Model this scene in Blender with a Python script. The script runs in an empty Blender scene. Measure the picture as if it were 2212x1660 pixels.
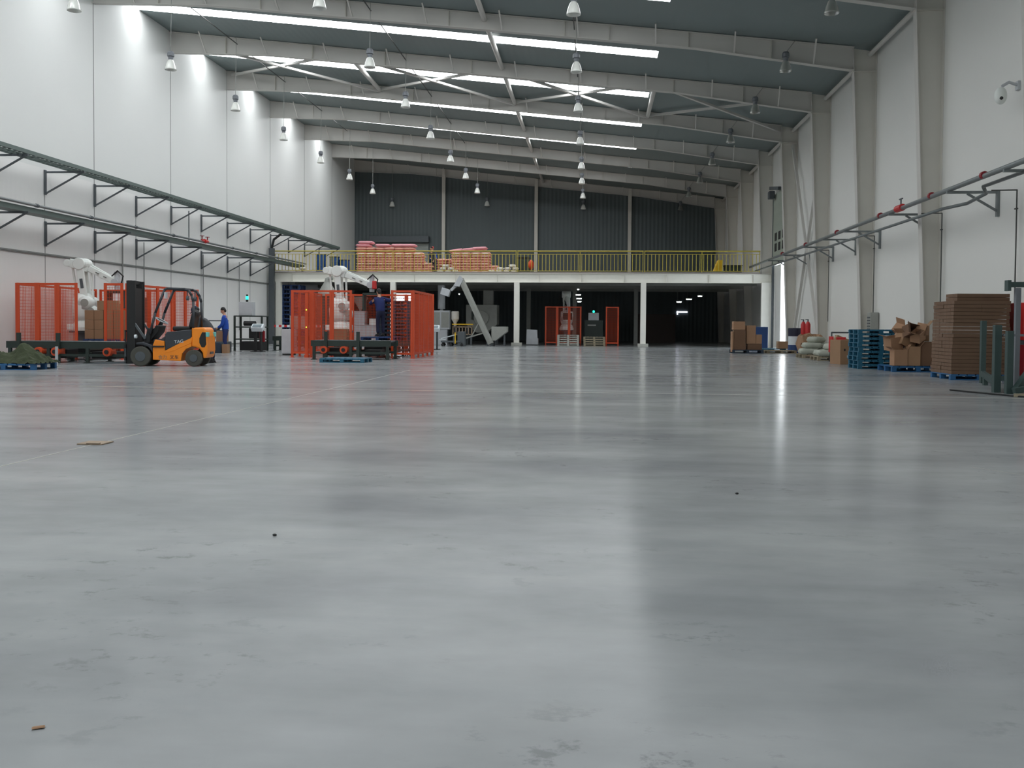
import bpy, bmesh, math, random
from mathutils import Matrix, Vector
SC = bpy.context.scene
COL = SC.collection
random.seed(7)
# ------------------------------------------------------------------ camera
F_PX, YAW, PIT, ROLL, CAM_H, SHIFT = 2100.0, .0851, .0297, .0071, 1.12, 62.86
cy_, sy_ = math.cos(YAW), math.sin(YAW); cp_, sp_ = math.cos(PIT), math.sin(PIT); cr_, sr_ = math.cos(ROLL), math.sin(ROLL)
R_ = Vector((cy_, sy_, 0)); F_ = Vector((-cp_*sy_, cp_*cy_, -sp_)); U_ = Vector((-sp_*sy_, sp_*cy_, cp_))
XI = R_*cr_ + U_*sr_; YI = U_*cr_ - R_*sr_
cam_d = bpy.data.cameras.new('camera'); cam = bpy.data.objects.new('camera', cam_d); COL.objects.link(cam)
cam_d.sensor_width = 36; cam_d.lens = F_PX*36/2212; cam_d.shift_y = -SHIFT/2212; cam_d.clip_end = 400
mw = Matrix((XI, YI, -F_)).transposed().to_4x4(); mw.translation = (0, 0, CAM_H); cam.matrix_world = mw
SC.camera = cam
# ------------------------------------------------------------------ world, light, exposure
w = bpy.data.worlds.new('overcast_sky'); SC.world = w; w.use_nodes = True
bg = w.node_tree.nodes['Background']; bg.inputs[0].default_value = (.86, .93, 1, 1); bg.inputs[1].default_value = 9.0
SKY_STRENGTH = 10.8
vs = SC.view_settings
vs.view_transform = 'Standard'; vs.look = 'None'; vs.gamma = 1; vs.exposure = 0.0; vs.use_curve_mapping = False
cy = SC.cycles
cy.use_denoising = True; cy.max_bounces = 9; cy.diffuse_bounces = 6; cy.glossy_bounces = 4; cy.caustics_reflective = False; cy.caustics_refractive = False
cy.sample_clamp_indirect = 6
PI = math.pi
# ------------------------------------------------------------------ materials
def lin(c):
    return tuple((v/255/12.92 if v/255 <= .04045 else ((v/255+.055)/1.055)**2.4) for v in c)
def mat(name, rgb, rough=.6, metal=0, var=.12, scale=4, stretch=(1, 1, 1), emit=0, bump=0, trans=0):
    m = bpy.data.materials.new(name); m.use_nodes = True; nt = m.node_tree; N = nt.nodes; L = nt.links
    b = N['Principled BSDF']; c = lin(rgb)
    b.inputs['Roughness'].default_value = rough; b.inputs['Metallic'].default_value = metal
    tc = N.new('ShaderNodeTexCoord'); mp = N.new('ShaderNodeMapping'); mp.inputs['Scale'].default_value = stretch
    nz = N.new('ShaderNodeTexNoise'); nz.inputs['Scale'].default_value = scale; nz.inputs['Detail'].default_value = 5
    mx = N.new('ShaderNodeMix'); mx.data_type = 'RGBA'
    mx.inputs['A'].default_value = (*[max(0, v*(1-var)) for v in c], 1); mx.inputs['B'].default_value = (*[min(1, v*(1+var)) for v in c], 1)
    L.new(tc.outputs['Object'], mp.inputs[0]); L.new(mp.outputs[0], nz.inputs['Vector'])
    L.new(nz.outputs['Fac'], mx.inputs['Factor']); L.new(mx.outputs['Result'], b.inputs['Base Color'])
    if bump:
        bp = N.new('ShaderNodeBump'); bp.inputs['Strength'].default_value = bump; bp.inputs['Distance'].default_value = .02
        L.new(nz.outputs['Fac'], bp.inputs['Height']); L.new(bp.outputs[0], b.inputs['Normal'])
    if emit:
        b.inputs['Emission Color'].default_value = (*c, 1); b.inputs['Emission Strength'].default_value = emit
    if trans: b.inputs['Transmission Weight'].default_value = trans
    return m
def rib_mat(name, rgb, axis, pitch, depth=.25, rough=.5, var=.06):
    """painted sheet with fine vertical ribs"""
    m = mat(name, rgb, rough, 0, var, .5); nt = m.node_tree; N = nt.nodes; L = nt.links
    tc = N.new('ShaderNodeTexCoord'); wv = N.new('ShaderNodeTexWave'); wv.bands_direction = axis
    wv.inputs['Scale'].default_value = 2*PI/(20*pitch) if 0 else .314/pitch
    bp = N.new('ShaderNodeBump'); bp.inputs['Strength'].default_value = depth; bp.inputs['Distance'].default_value = .03
    L.new(tc.outputs['Object'], wv.inputs['Vector']); L.new(wv.outputs['Fac'], bp.inputs['Height'])
    L.new(bp.outputs[0], N['Principled BSDF'].inputs['Normal'])
    return m
M = {}
M['wall'] = mat('white_wall_panel', (226, 228, 226), .55, 0, .03, .3)
M['wall_low'] = rib_mat('white_ribbed_panel', (234, 234, 232), 'Y', .25, .07)
M['wall_r'] = mat('off_white_wall_panel', (222, 222, 218), .6, 0, .03, .4)
M['ceil'] = rib_mat('grey_green_roof_sheet', (122, 134, 134), 'X', .3, .1)
M['steel'] = mat('off_white_painted_steel', (200, 198, 193), .5, 0, .05, 1.5)
M['steel_col'] = mat('cream_grey_painted_steel', (208, 205, 197), .5, 0, .05, 1.5)
M['backwall'] = rib_mat('blue_grey_corrugated_sheet', (82, 92, 94), 'X', .3, .5)
M['joint'] = mat('grey_sealant', (140, 142, 140), .8)
M['tray'] = mat('grey_green_galvanised_steel', (98, 112, 108), .45, .3, .12, 6)
M['darksteel'] = mat('dark_grey_steel', (86, 92, 96), .5, .2)
M['pipe'] = mat('grey_pipe_paint', (122, 128, 129), .4, .2)
M['red'] = mat('red_paint', (190, 40, 40), .45)
M['redd'] = mat('dark_red_paint', (140, 28, 38), .5)
M['orange'] = mat('orange_safety_paint', (206, 76, 36), .5, 0, .06)
M['fork_or'] = mat('forklift_orange_paint', (246, 142, 30), .4, 0, .08, 3)
M['fork_blk'] = mat('forklift_charcoal_plastic', (52, 56, 62), .5)
M['black'] = mat('black_rubber', (26, 27, 28), .6)
M['tyre'] = mat('dusty_tyre_rubber', (78, 78, 72), .9)
M['white'] = mat('white_robot_paint', (226, 230, 226), .4, 0, .04)
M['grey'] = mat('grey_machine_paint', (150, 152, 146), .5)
M['lgrey'] = mat('light_grey_cabinet_paint', (188, 192, 196), .45)
M['dgreen'] = mat('dark_green_machine_paint', (38, 50, 45), .5)
M['rackgreen'] = mat('grey_green_rack_paint', (58, 76, 74), .5)
M['rackgrey'] = mat('blue_grey_rack_paint', (112, 116, 122), .5)
M['card'] = mat('brown_cardboard', (150, 118, 90), .85, 0, .1, 3)
M['card2'] = mat('tan_cardboard', (162, 126, 98), .85, 0, .1, 3)
M['card3'] = mat('dark_brown_cardboard', (112, 84, 64), .85, 0, .12, 3)
M['cardflat'] = mat('aged_cardboard', (108, 84, 66), .85, 0, .12, 3)
M['floorjoint'] = mat('pale_joint_filler', (176, 175, 164), .5)
M['cardin'] = mat('cardboard_shadowed_liner', (150, 118, 88), .9)
M['tape'] = mat('carton_tape', (206, 188, 150), .4)
M['palblue'] = mat('blue_plastic_pallet', (38, 92, 138), .5, 0, .1)
M['palteal'] = mat('teal_blue_plastic_pallet', (34, 96, 122), .5, 0, .1)
M['palnavy'] = mat('navy_plastic_pallet', (36, 66, 116), .5)
M['paldark'] = mat('dark_slate_pallet', (38, 54, 70), .6)
M['wood'] = mat('grey_pallet_wood', (150, 140, 118), .85, 0, .2, 8)
M['yellow'] = mat('yellow_rail_paint', (190, 174, 70), .5)
M['yellow2'] = mat('yellow_machine_paint', (222, 178, 30), .5)
M['bag'] = mat('pink_woven_bag', (230, 170, 154), .7, 0, .18, 9, (1, 1, 3))
M['bagtop'] = mat('bright_pink_woven_bag', (228, 158, 168), .6, 0, .1, 5)
M['bagw'] = mat('white_woven_bag', (222, 218, 212), .7, 0, .08, 8)
M['baggrey'] = mat('dusty_pale_bag', (172, 176, 164), .8, 0, .15, 6)
M['print'] = mat('white_bag_print', (236, 226, 214), .7)
M['cloth_blue'] = mat('bright_blue_overalls', (28, 74, 168), .85)
M['cloth_navy'] = mat('navy_overalls', (30, 44, 96), .85)
M['cloth_dnavy'] = mat('dark_navy_trousers', (24, 32, 60), .85)
M['cloth_grey'] = mat('dark_grey_jacket', (72, 74, 78), .9)
M['skin'] = mat('skin', (196, 148, 122), .55, 0, .06, 20)
M['hair'] = mat('black_hair', (22, 20, 20), .6, 0, .2, 60)
M['concrete'] = mat('pale_concrete', (176, 176, 168), .8)
M['slab'] = mat('concrete_slab_edge', (150, 142, 136), .8)
M['mezz'] = mat('white_beam_paint', (236, 235, 226), .5, 0, .05)
M['drum'] = mat('blue_drum_paint', (30, 78, 140), .4)
M['drumd'] = mat('dark_blue_black_drum', (34, 38, 58), .4)
M['tarp'] = mat('olive_camouflage_tarp', (58, 66, 44), .9, 0, .45, 9, bump=.6)
M['screen'] = mat('pale_control_screen', (220, 228, 232), .3)
M['screend'] = mat('grey_display', (120, 134, 140), .25)
M['beacon'] = mat('green_signal_lamp', (40, 235, 180), .4, emit=2.5)
M['led'] = mat('yellow_green_indicator', (200, 255, 80), .4, emit=1.5)
M['tube'] = mat('fluorescent_tube', (250, 255, 250), .4, emit=14)
M['shade'] = mat('white_prismatic_lamp_shade', (244, 246, 240), .2, 0, .03, trans=.25)
M['shade_d'] = mat('clear_prismatic_dimmed_lamp_shade', (180, 184, 178), .15, 0, .05, trans=.5)  # clear glass, also greyed: dimness away from the skylights put in the colour
M['ballast'] = mat('grey_lamp_housing', (112, 116, 122), .5)
M['wire'] = mat('grey_wire', (150, 152, 148), .5)
M['wired'] = mat('dark_wire', (70, 72, 70), .5)
M['teal'] = mat('teal_sticker', (110, 196, 190), .5)
M['shutter'] = rib_mat('grey_roller_shutter', (150, 156, 152), 'Z', .1, .4)
M['doorp'] = rib_mat('grey_green_sectional_door', (150, 158, 146), 'Z', .5, .2)
M['asphalt'] = mat('outdoor_concrete_yard', (190, 190, 188), .9)
M['render'] = mat('pale_rendered_wall', (214, 210, 204), .8)
M['partition'] = mat('dark_brown_board', (74, 64, 60), .8)
M['gap'] = mat('daylight_gap', (240, 240, 255), .5, emit=3)
M['plate'] = mat('tan_steel_plate', (150, 132, 112), .7, .2, .2, 9)
def glowing(name, strength):
    m = bpy.data.materials.new(name); m.use_nodes = True; nt = m.node_tree; nt.nodes.clear()
    e = nt.nodes.new('ShaderNodeEmission'); e.inputs[0].default_value = (.95, .98, 1, 1); e.inputs[1].default_value = strength
    o = nt.nodes.new('ShaderNodeOutputMaterial'); nt.links.new(e.outputs[0], o.inputs[0]); return m
M['skylight'] = glowing('daylight_through_skylight', SKY_STRENGTH)
def floor_mat():
    m = bpy.data.materials.new('polished_concrete'); m.use_nodes = True; nt = m.node_tree; N = nt.nodes; L = nt.links; b = N['Principled BSDF']
    tc = N.new('ShaderNodeTexCoord')
    def noise(scale, detail, st, rough=.55):
        mp = N.new('ShaderNodeMapping'); mp.inputs['Scale'].default_value = st; L.new(tc.outputs['Object'], mp.inputs[0])
        n = N.new('ShaderNodeTexNoise'); n.inputs['Scale'].default_value = scale; n.inputs['Detail'].default_value = detail; n.inputs['Roughness'].default_value = rough
        L.new(mp.outputs[0], n.inputs['Vector']); return n
    a = noise(.55, 6, (.7, 1.0, 1)); c = noise(3.2, 5, (.6, 1, 1)); d = noise(7, 7, (.8, 1, 1), .72); e = noise(.22, 3, (1, 1, 1)); g = noise(.8, 3, (1, 1, 1)); k = noise(.9, 8, (.25, 1.6, 1), .6)
    r1 = N.new('ShaderNodeValToRGB'); r1.color_ramp.elements[0].position = .33; r1.color_ramp.elements[1].position = .7
    r1.color_ramp.elements[0].color = (*lin((136, 139, 142)), 1); r1.color_ramp.elements[1].color = (*lin((170, 173, 173)), 1)
    L.new(a.outputs['Fac'], r1.inputs[0])
    r2 = N.new('ShaderNodeValToRGB'); r2.color_ramp.elements[0].position = .3; r2.color_ramp.elements[1].position = .62
    r2.color_ramp.elements[0].color = (.9, .9, .9, 1); r2.color_ramp.elements[1].color = (1, 1, 1, 1)
    L.new(c.outputs['Fac'], r2.inputs[0])
    # scuffs: dark flecks where the fine noise is low
    r3 = N.new('ShaderNodeValToRGB'); r3.color_ramp.elements[0].position = .36; r3.color_ramp.elements[1].position = .44
    r3.color_ramp.elements[0].color = (.62, .62, .63, 1); r3.color_ramp.elements[1].color = (1, 1, 1, 1)
    L.new(d.outputs['Fac'], r3.inputs[0])
    m1 = N.new('ShaderNodeMix'); m1.data_type = 'RGBA'; m1.blend_type = 'MULTIPLY'; m1.inputs['Factor'].default_value = 1
    L.new(r1.outputs[0], m1.inputs['A']); L.new(r2.outputs[0], m1.inputs['B'])
    m2 = N.new('ShaderNodeMix'); m2.data_type = 'RGBA'; m2.blend_type = 'MULTIPLY'
    mk = N.new('ShaderNodeMapRange'); mk.inputs['From Min'].default_value = .5; mk.inputs['From Max'].default_value = .64; mk.inputs['To Max'].default_value = .8
    L.new(g.outputs['Fac'], mk.inputs['Value'])
    vd = N.new('ShaderNodeVectorMath'); vd.operation = 'DISTANCE'; vd.inputs[1].default_value = (.12, 2.3, 0); L.new(tc.outputs['Object'], vd.inputs[0])
    mr = N.new('ShaderNodeMapRange'); mr.inputs['From Min'].default_value = .7; mr.inputs['From Max'].default_value = .2; mr.inputs['To Max'].default_value = 1; L.new(vd.outputs['Value'], mr.inputs['Value'])
    ad = N.new('ShaderNodeMath'); ad.operation = 'MAXIMUM'; L.new(mk.outputs[0], ad.inputs[0]); L.new(mr.outputs[0], ad.inputs[1]); L.new(ad.outputs[0], m2.inputs['Factor'])
    r4 = N.new('ShaderNodeValToRGB'); r4.color_ramp.elements[0].position = .36; r4.color_ramp.elements[1].position = .6
    r4.color_ramp.elements[0].color = (.9, .905, .91, 1); r4.color_ramp.elements[1].color = (1, 1, 1, 1); L.new(k.outputs['Fac'], r4.inputs[0])
    m3 = N.new('ShaderNodeMix'); m3.data_type = 'RGBA'; m3.blend_type = 'MULTIPLY'; m3.inputs['Factor'].default_value = 1
    L.new(m1.outputs['Result'], m2.inputs['A']); L.new(r3.outputs[0], m2.inputs['B'])
    L.new(m2.outputs['Result'], m3.inputs['A']); L.new(r4.outputs[0], m3.inputs['B']); L.new(m3.outputs['Result'], b.inputs['Base Color'])
    rr = N.new('ShaderNodeMapRange'); rr.inputs['From Min'].default_value = .3; rr.inputs['From Max'].default_value = .7
    rr.inputs['To Min'].default_value = .15; rr.inputs['To Max'].default_value = .21
    L.new(k.outputs['Fac'], rr.inputs['Value']); L.new(rr.outputs[0], b.inputs['Roughness'])
    bp = N.new('ShaderNodeBump'); bp.inputs['Strength'].default_value = .012; bp.inputs['Distance'].default_value = .02
    L.new(k.outputs['Fac'], bp.inputs['Height']); L.new(bp.outputs[0], b.inputs['Normal'])
    b.inputs['Specular IOR Level'].default_value = .06
    return m
M['floor'] = floor_mat()
# ------------------------------------------------------------------ mesh helpers
class MB:
    def __init__(self): self.bm = bmesh.new()
    def _t(self, vs, T):
        if T is not None: bmesh.ops.transform(self.bm, matrix=T, verts=vs)
    def box(self, cx, cy, cz, sx, sy, sz, rz=0, rx=0, ry=0):
        r = bmesh.ops.create_cube(self.bm, size=1)
        T = Matrix.Translation((cx, cy, cz)) @ Matrix.Rotation(rz, 4, 'Z') @ Matrix.Rotation(ry, 4, 'Y') @ Matrix.Rotation(rx, 4, 'X') @ Matrix.Diagonal((sx, sy, sz, 1))
        self._t(r['verts'], T); return self
    def bar(self, p, q, w, h=None):
        p, q = Vector(p), Vector(q); d = q-p; h = w if h is None else h
        z = d.normalized(); up = Vector((0, 0, 1)) if abs(z.z) < .95 else Vector((0, 1, 0))
        x = up.cross(z).normalized(); y = z.cross(x)
        T = Matrix((x*w, y*h, z*d.length)).transposed().to_4x4(); T.translation = (p+q)/2
        r = bmesh.ops.create_cube(self.bm, size=1); self._t(r['verts'], T); return self
    def cyl(self, p, q, r, r2=None, n=14):
        p, q = Vector(p), Vector(q); d = q-p; r2 = r if r2 is None else r2
        k = bmesh.ops.create_cone(self.bm, cap_ends=True, segments=n, radius1=max(r, 1e-4), radius2=max(r2, 1e-4), depth=d.length)
        T = d.to_track_quat('Z', 'Y').to_matrix().to_4x4(); T.translation = (p+q)/2; self._t(k['verts'], T); return self
    def tube(self, pts, r, n=8):
        for a, b in zip(pts, pts[1:]): self.cyl(a, b, r, n=n)
        for a in pts[1:-1]: self.ball(a, r, r, r, 8, 6)
        return self
    def ball(self, c, rx, ry, rz, n=14, k=10, T=None):
        s = bmesh.ops.create_uvsphere(self.bm, u_segments=n, v_segments=k, radius=1)
        self._t(s['verts'], (T or Matrix.Identity(4)) @ Matrix.Translation(c) @ Matrix.Diagonal((rx, ry, rz, 1))); return self
    def prism(self, pts, a, b, plane='xz'):
        """polygon pts extruded from a to b along the axis the plane leaves out"""
        f = {'xz': lambda u, v, t: (u, t, v), 'yz': lambda u, v, t: (t, u, v), 'xy': lambda u, v, t: (u, v, t)}[plane]
        A = [self.bm.verts.new(f(u, v, a)) for u, v in pts]; B = [self.bm.verts.new(f(u, v, b)) for u, v in pts]
        fs = [self.bm.faces.new(A), self.bm.faces.new(B[::-1])]; n = len(pts)
        for i in range(n): fs.append(self.bm.faces.new((A[i], B[i], B[(i+1) % n], A[(i+1) % n])))
        bmesh.ops.recalc_face_normals(self.bm, faces=fs); return self
    def lathe(self, prof, c=(0, 0, 0), n=16, cap=False):
        rings = []
        for r, z in prof:
            rings.append([self.bm.verts.new((c[0]+r*math.cos(2*PI*i/n), c[1]+r*math.sin(2*PI*i/n), c[2]+z)) for i in range(n)])
        for a, b in zip(rings, rings[1:]):
            for i in range(n): self.bm.faces.new((a[i], a[(i+1) % n], b[(i+1) % n], b[i]))
        if cap: self.bm.faces.new(rings[0][::-1]); self.bm.faces.new(rings[-1])
        return self
    def ring(self, c, R, r, axis='Y', n=22, T=None):
        rot = {'X': Matrix.Rotation(PI/2, 4, 'Y'), 'Y': Matrix.Rotation(PI/2, 4, 'X'), 'Z': Matrix.Identity(4)}[axis]
        T = (T or Matrix.Identity(4)) @ Matrix.Translation(c) @ rot; k = 8; rr = []
        for i in range(n):
            a = 2*PI*i/n
            rr.append([self.bm.verts.new(T @ Vector(((R+r*math.cos(2*PI*j/k))*math.cos(a), (R+r*math.cos(2*PI*j/k))*math.sin(a), r*math.sin(2*PI*j/k)))) for j in range(k)])
        for i in range(n):
            for j in range(k): self.bm.faces.new((rr[i][j], rr[(i+1) % n][j], rr[(i+1) % n][(j+1) % k], rr[i][(j+1) % k]))
        return self
    def pillow(self, c, a, b, h, rz=0, nx=10, ny=8, jit=.0, rx=0, ry=0):
        """a filled sack: flat rounded body with pinched seams"""
        T = Matrix.Translation(c) @ Matrix.Rotation(rz, 4, 'Z') @ Matrix.Rotation(ry, 4, 'Y') @ Matrix.Rotation(rx, 4, 'X'); g = {}
        for s in (1, -1):
            for i in range(nx+1):
                for j in range(ny+1):
                    u, v = 2*i/nx-1, 2*j/ny-1; edge = i in (0, nx) or j in (0, ny)
                    if s < 0 and edge: g[s, i, j] = g[1, i, j]; continue
                    t = ((1-abs(u)**6)*(1-abs(v)**6))**.4
                    z = s*h/2*t + random.uniform(-jit, jit)*h
                    sh = 1-.06*(1-t)
                    g[s, i, j] = self.bm.verts.new(T @ Vector((u*a/2*sh, v*b/2*sh, z)))
        for s in (1, -1):
            for i in range(nx):
                for j in range(ny):
                    q = [g[s, i, j], g[s, i+1, j], g[s, i+1, j+1], g[s, i, j+1]]
                    self.bm.faces.new(q if s > 0 else q[::-1])
        return self
    def build(self, name, m, parent=None, smooth=False, bevel=0, loc=None):
        me = bpy.data.meshes.new(name); self.bm.to_mesh(me); self.bm.free(); me.materials.append(M[m] if isinstance(m, str) else m)
        if smooth:
            for p in me.polygons: p.use_smooth = True
        o = bpy.data.objects.new(name, me); COL.objects.link(o)
        if parent is not None: o.parent = parent
        if loc is not None: o.location = loc
        if bevel:
            b = o.modifiers.new('bevel', 'BEVEL'); b.width = bevel; b.segments = 2; b.limit_method = 'ANGLE'
        return o
def tag(o, label, cat, group=None, kind=None):
    o['label'] = label; o['category'] = cat
    if group: o['group'] = group
    if kind: o['kind'] = kind
    return o
def thing(name, label, cat, loc=(0, 0, 0), rz=0, group=None):
    o = bpy.data.objects.new(name, None); COL.objects.link(o); o.location = loc; o.rotation_euler = (0, 0, rz)
    o.empty_display_size = .2
    return tag(o, label, cat, group)
def struct(o): o['kind'] = 'structure'; return o
def dup(root, loc=None, rz=None, label=None, group=None, rot=None):
    r = root.copy(); COL.objects.link(r)
    if loc is not None: r.location = loc
    if rz is not None: r.rotation_euler = (0, 0, rz)
    if rot is not None: r.rotation_euler = rot
    if label: r['label'] = label
    if group: r['group'] = group
    for ch in list(root.children):
        c = ch.copy(); COL.objects.link(c); c.parent = r
        for g in list(ch.children):
            d = g.copy(); COL.objects.link(d); d.parent = c
    return r
ORD = ['nearest', 'second nearest', 'third nearest', 'fourth nearest', 'fifth nearest', 'sixth nearest', 'seventh nearest', 'farthest']
# ------------------------------------------------------------------ building dimensions
XL, XR = -18.86, 9.73
BAY, Y0 = 6.637, 35.32
YB = Y0+6*BAY            # back wall
YF = Y0-7*BAY            # wall behind the camera
def roof(x): return 14.045-.1093*(x-XL)
def flange(x):
    # haunched: the beam is deeper at the wall and at the column than along the span
    b = min(1, (x-XL)/4.5) if x < -5 else min(1, max(0, (8.95-x)/5.5))
    return 13.107-.1053*(x-XL)+.29*b
FR = [Y0+i*BAY for i in range(-7, 7)]
# floor
o = MB().box((XL+XR)/2, (YF+YB)/2, -.1, XR-XL+.6, YB-YF+.6, .2).build('floor', 'floor'); struct(o)
jb = MB()
jb.box(-4.6, 15.5, .0006, .014, 17, .0012); jb.box(-4.0, 16.5, .0006, 24, .03, .0012); jb.bar((3.06, 8.15, .001), (3.75, 7.0, .001), .004, .001)
struct(jb.build('trim_1', 'floorjoint')); bpy.data.objects['trim_1']['label'] = 'thin saw-cut joints in the polished floor'
# left wall: upper smooth panels, ribbed lower panels, both butted at half and full frames
WT = .15
lo = MB(); up = MB()
lo.box(XL-WT/2, (YF+YB)/2, 3.2, WT, YB-YF, 6.4); up.box(XL-WT/2, (YF+YB)/2, 10.35, WT, YB-YF, 7.9)
wl = up.build('wall_left', 'wall'); struct(wl); struct(lo.build('wall_left_lower', 'wall_low', wl))
sm = MB()
for y in FR[:-1]: sm.box(XL+.004, y, 7, .012, .03, 13.9)
for y in FR[:-1]: sm.box(XL+.004, y+BAY/2, 3.2, .012, .022, 6.3)
sm.build('panel_seam', 'joint', wl)
o = MB().box(XL+.03, (YF+55)/2, 3.475, .05, 55-YF, .05).box(XL+.02, (YF+55)/2, 3.42, .03, 55-YF, .02).build('trim_2', 'joint'); struct(o)
o = MB().box(XL+.04, (YF+55)/2, .12, .05, 55-YF, .03).build('baseboard_left', 'joint'); struct(o)
# right wall with door opening
DY0, DY1, DZ = 50.3, 54.35, 4.62
rw = MB()
H = roof(XR)+.1
rw.box(XR+WT/2, (YF+DY0)/2, H/2, WT, DY0-YF, H); rw.box(XR+WT/2, (DY1+YB)/2, H/2, WT, YB-DY1, H); rw.box(XR+WT/2, (DY0+DY1)/2, (DZ+H)/2, WT, DY1-DY0, H-DZ)
wr = rw.build('wall_right', 'wall_r'); struct(wr)
# back wall with a bright window low on the left
WX0, WX1, WZ0, WZ1 = -15.95, -14.35, 2.95, 3.66
bw = MB()
def wallx(mb, y, x0, x1, z0, z1, t=.15): mb.box((x0+x1)/2, y+t/2, (z0+z1)/2, x1-x0, t, z1-z0)
wallx(bw, YB, XL, WX0, 0, 14.2); wallx(bw, YB, WX1, XR, 0, 14.2); wallx(bw, YB, WX0, WX1, 0, WZ0); wallx(bw, YB, WX0, WX1, WZ1, 14.2)
struct(bw.build('wall_back', 'backwall'))
wf = MB()
for zz in (WZ0+.03, WZ1-.03, WZ0+.28): wf.box((WX0+WX1)/2, YB+.05, zz, WX1-WX0, .05, .06)
for xx in (WX0+.03, WX0+.4, WX0+1.0, WX1-.03): wf.box(xx, YB+.05, (WZ0+WZ1)/2, .05, .05, WZ1-WZ0)
win = wf.build('window_12', 'lgrey'); struct(win)
o = MB().box((XL+XR)/2, YF-.08, 7.1, XR-XL+.3, .15, 14.2).build('wall_front', 'wall_r'); struct(o)
# ceiling sheets leaving the skylight strips open, skylights
SKX1 = 2.33
ce = MB()
def slope_box(mb, x0, x1, y0, y1, zoff, t):
    pts = [(x0, roof(x0)+zoff), (x1, roof(x1)+zoff), (x1, roof(x1)+zoff+t), (x0, roof(x0)+zoff+t)]
    mb.prism(pts, y0, y1, 'xz')
last = YF-.1
sky_y = [Y0+i*BAY+BAY/2-.13 for i in range(-7, 5)]
for ys in sky_y:
    slope_box(ce, XL-.1, XR+.1, last, ys-.47, 0, .12); slope_box(ce, SKX1, XR+.1, ys-.47, ys+.47, 0, .12); last = ys+.47
slope_box(ce, XL-.1, XR+.1, last, YB+.2, 0, .12)
struct(ce.build('ceiling', 'ceil'))
for k, ys in enumerate(sky_y):
    sk = MB(); slope_box(sk, XL, SKX1, ys-.47, ys+.47, .0, .02)
    s = sk.build('window_%d' % (k+1 if k < 11 else 13), 'skylight'); struct(s)
    s['label'] = 'long bright translucent skylight strip across the roof'
    mu = MB(); x = SKX1-1.42
    while x > XL: mu.prism([(x-.012, roof(x)-.0), (x+.012, roof(x)), (x+.012, roof(x)+.04), (x-.012, roof(x)+.04)], ys-.47, ys+.47); x -= 1.42
    mu.build('mullion', 'ballast', s)
# ------------------------------------------------------------------ roof beams
def rafter(y, k, label):
    t = thing('roof_beam', label, 'beam', (0, y, 0), group='white steel roof beams')
    xe = 8.95
    px = [XL, XL+4.5, 3.45, xe]
    MB().prism([(x, flange(x)) for x in px]+[(xe, roof(xe)-.02), (XL, roof(XL)-.02)], -.006, .006).build('web', 'steel', t)
    fl = MB()
    for f, o_ in ((flange, 0), ):
        fl.prism([(x, f(x)-.02) for x in px]+[(x, f(x)) for x in px[::-1]], -.13, .13)
    fl.prism([(XL, roof(XL)-.04), (xe, roof(xe)-.04), (xe, roof(xe)-.02), (XL, roof(XL)-.02)], -.13, .13)
    fl.build('flange', 'steel', t)
    st = MB()
    for x in (-16.3, -12.4, -9.2, -5.4, -1.2, .4, 3.2, 6.1, xe-.02): st.box(x, 0, (flange(x)+roof(x))/2, .014, .2, roof(x)-flange(x)-.04)
    st.build('stiffener', 'steel_col', t)
    x = -17.2
    while x < 8.5:
        MB().bar((x, -.09, flange(x)+.02), (x-.05, -.75, roof(x)-.05), .05, .05).build('fly_brace', 'steel', t); x += 2.75
    return t
vis = [i for i in range(-3, 7)]
for i in vis:
    y = Y0+i*BAY
    if i <= -2: lab = 'white steel roof beam above the near floor, %s' % ('just overhead' if i == -2 else 'behind the overhead one')
    elif i == 6: lab = 'white steel roof beam running along the top of the blue-grey back wall'
    else: lab = 'white steel roof beam spanning the hall, %s of those in view' % ORD[i+1]
    rafter(y-(.1 if i == 6 else 0), i, lab)
# tapered wall columns on the right
for i in vis:
    y = Y0+i*BAY-(.15 if i == 6 else .32 if i == -2 else 0)
    lab = ('tapered cream steel wall column, %s of the seven on the right wall' % ORD[i+1]) if -1 <= i <= 5 else ('tapered cream steel column in the far right corner' if i == 6 else 'tapered cream steel wall column outside the view, %s one' % ('first' if i == -2 else 'second'))
    t = thing('wall_column', lab, 'column', (0, y, 0), group='tapered columns on the right wall')
    xi = lambda z: 9.38-.43*z/10.2
    MB().prism([(xi(0), 0), (XR, 0), (XR, roof(XR)-.1), (xi(10.9), roof(xi(10.9))-.06)], -.008, .008).build('web', 'steel_col', t)
    fb = MB().prism([(xi(0)-.02, 0), (xi(0), 0), (xi(10.95), roof(9)-.06), (xi(10.95)-.02, roof(9)-.06)], -.15, .15)
    fb.build('flange', 'steel', t)
    MB().box(XR-.012, 0, 5.4, .02, .3, 10.8).box(9.3, 0, flange(9.2)-.03, .8, .28, .025).build('stiffener', 'steel_col', t)
# eave struts
for i in vis[:-1]:
    a, b = Y0+i*BAY+.02, Y0+(i+1)*BAY-.02
    tag(MB().cyl((9.5, a, 10.72), (9.5, b, 10.72), .08).build('eave_strut', 'steel', smooth=False),
        ('white tubular strut along the right eave, %s in view' % ORD[i+1]) if i >= -1 else 'white tubular strut along the right eave above the near floor, %s one' % ('first' if i == -2 else 'second'), 'strut', 'struts along the right eave')
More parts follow.
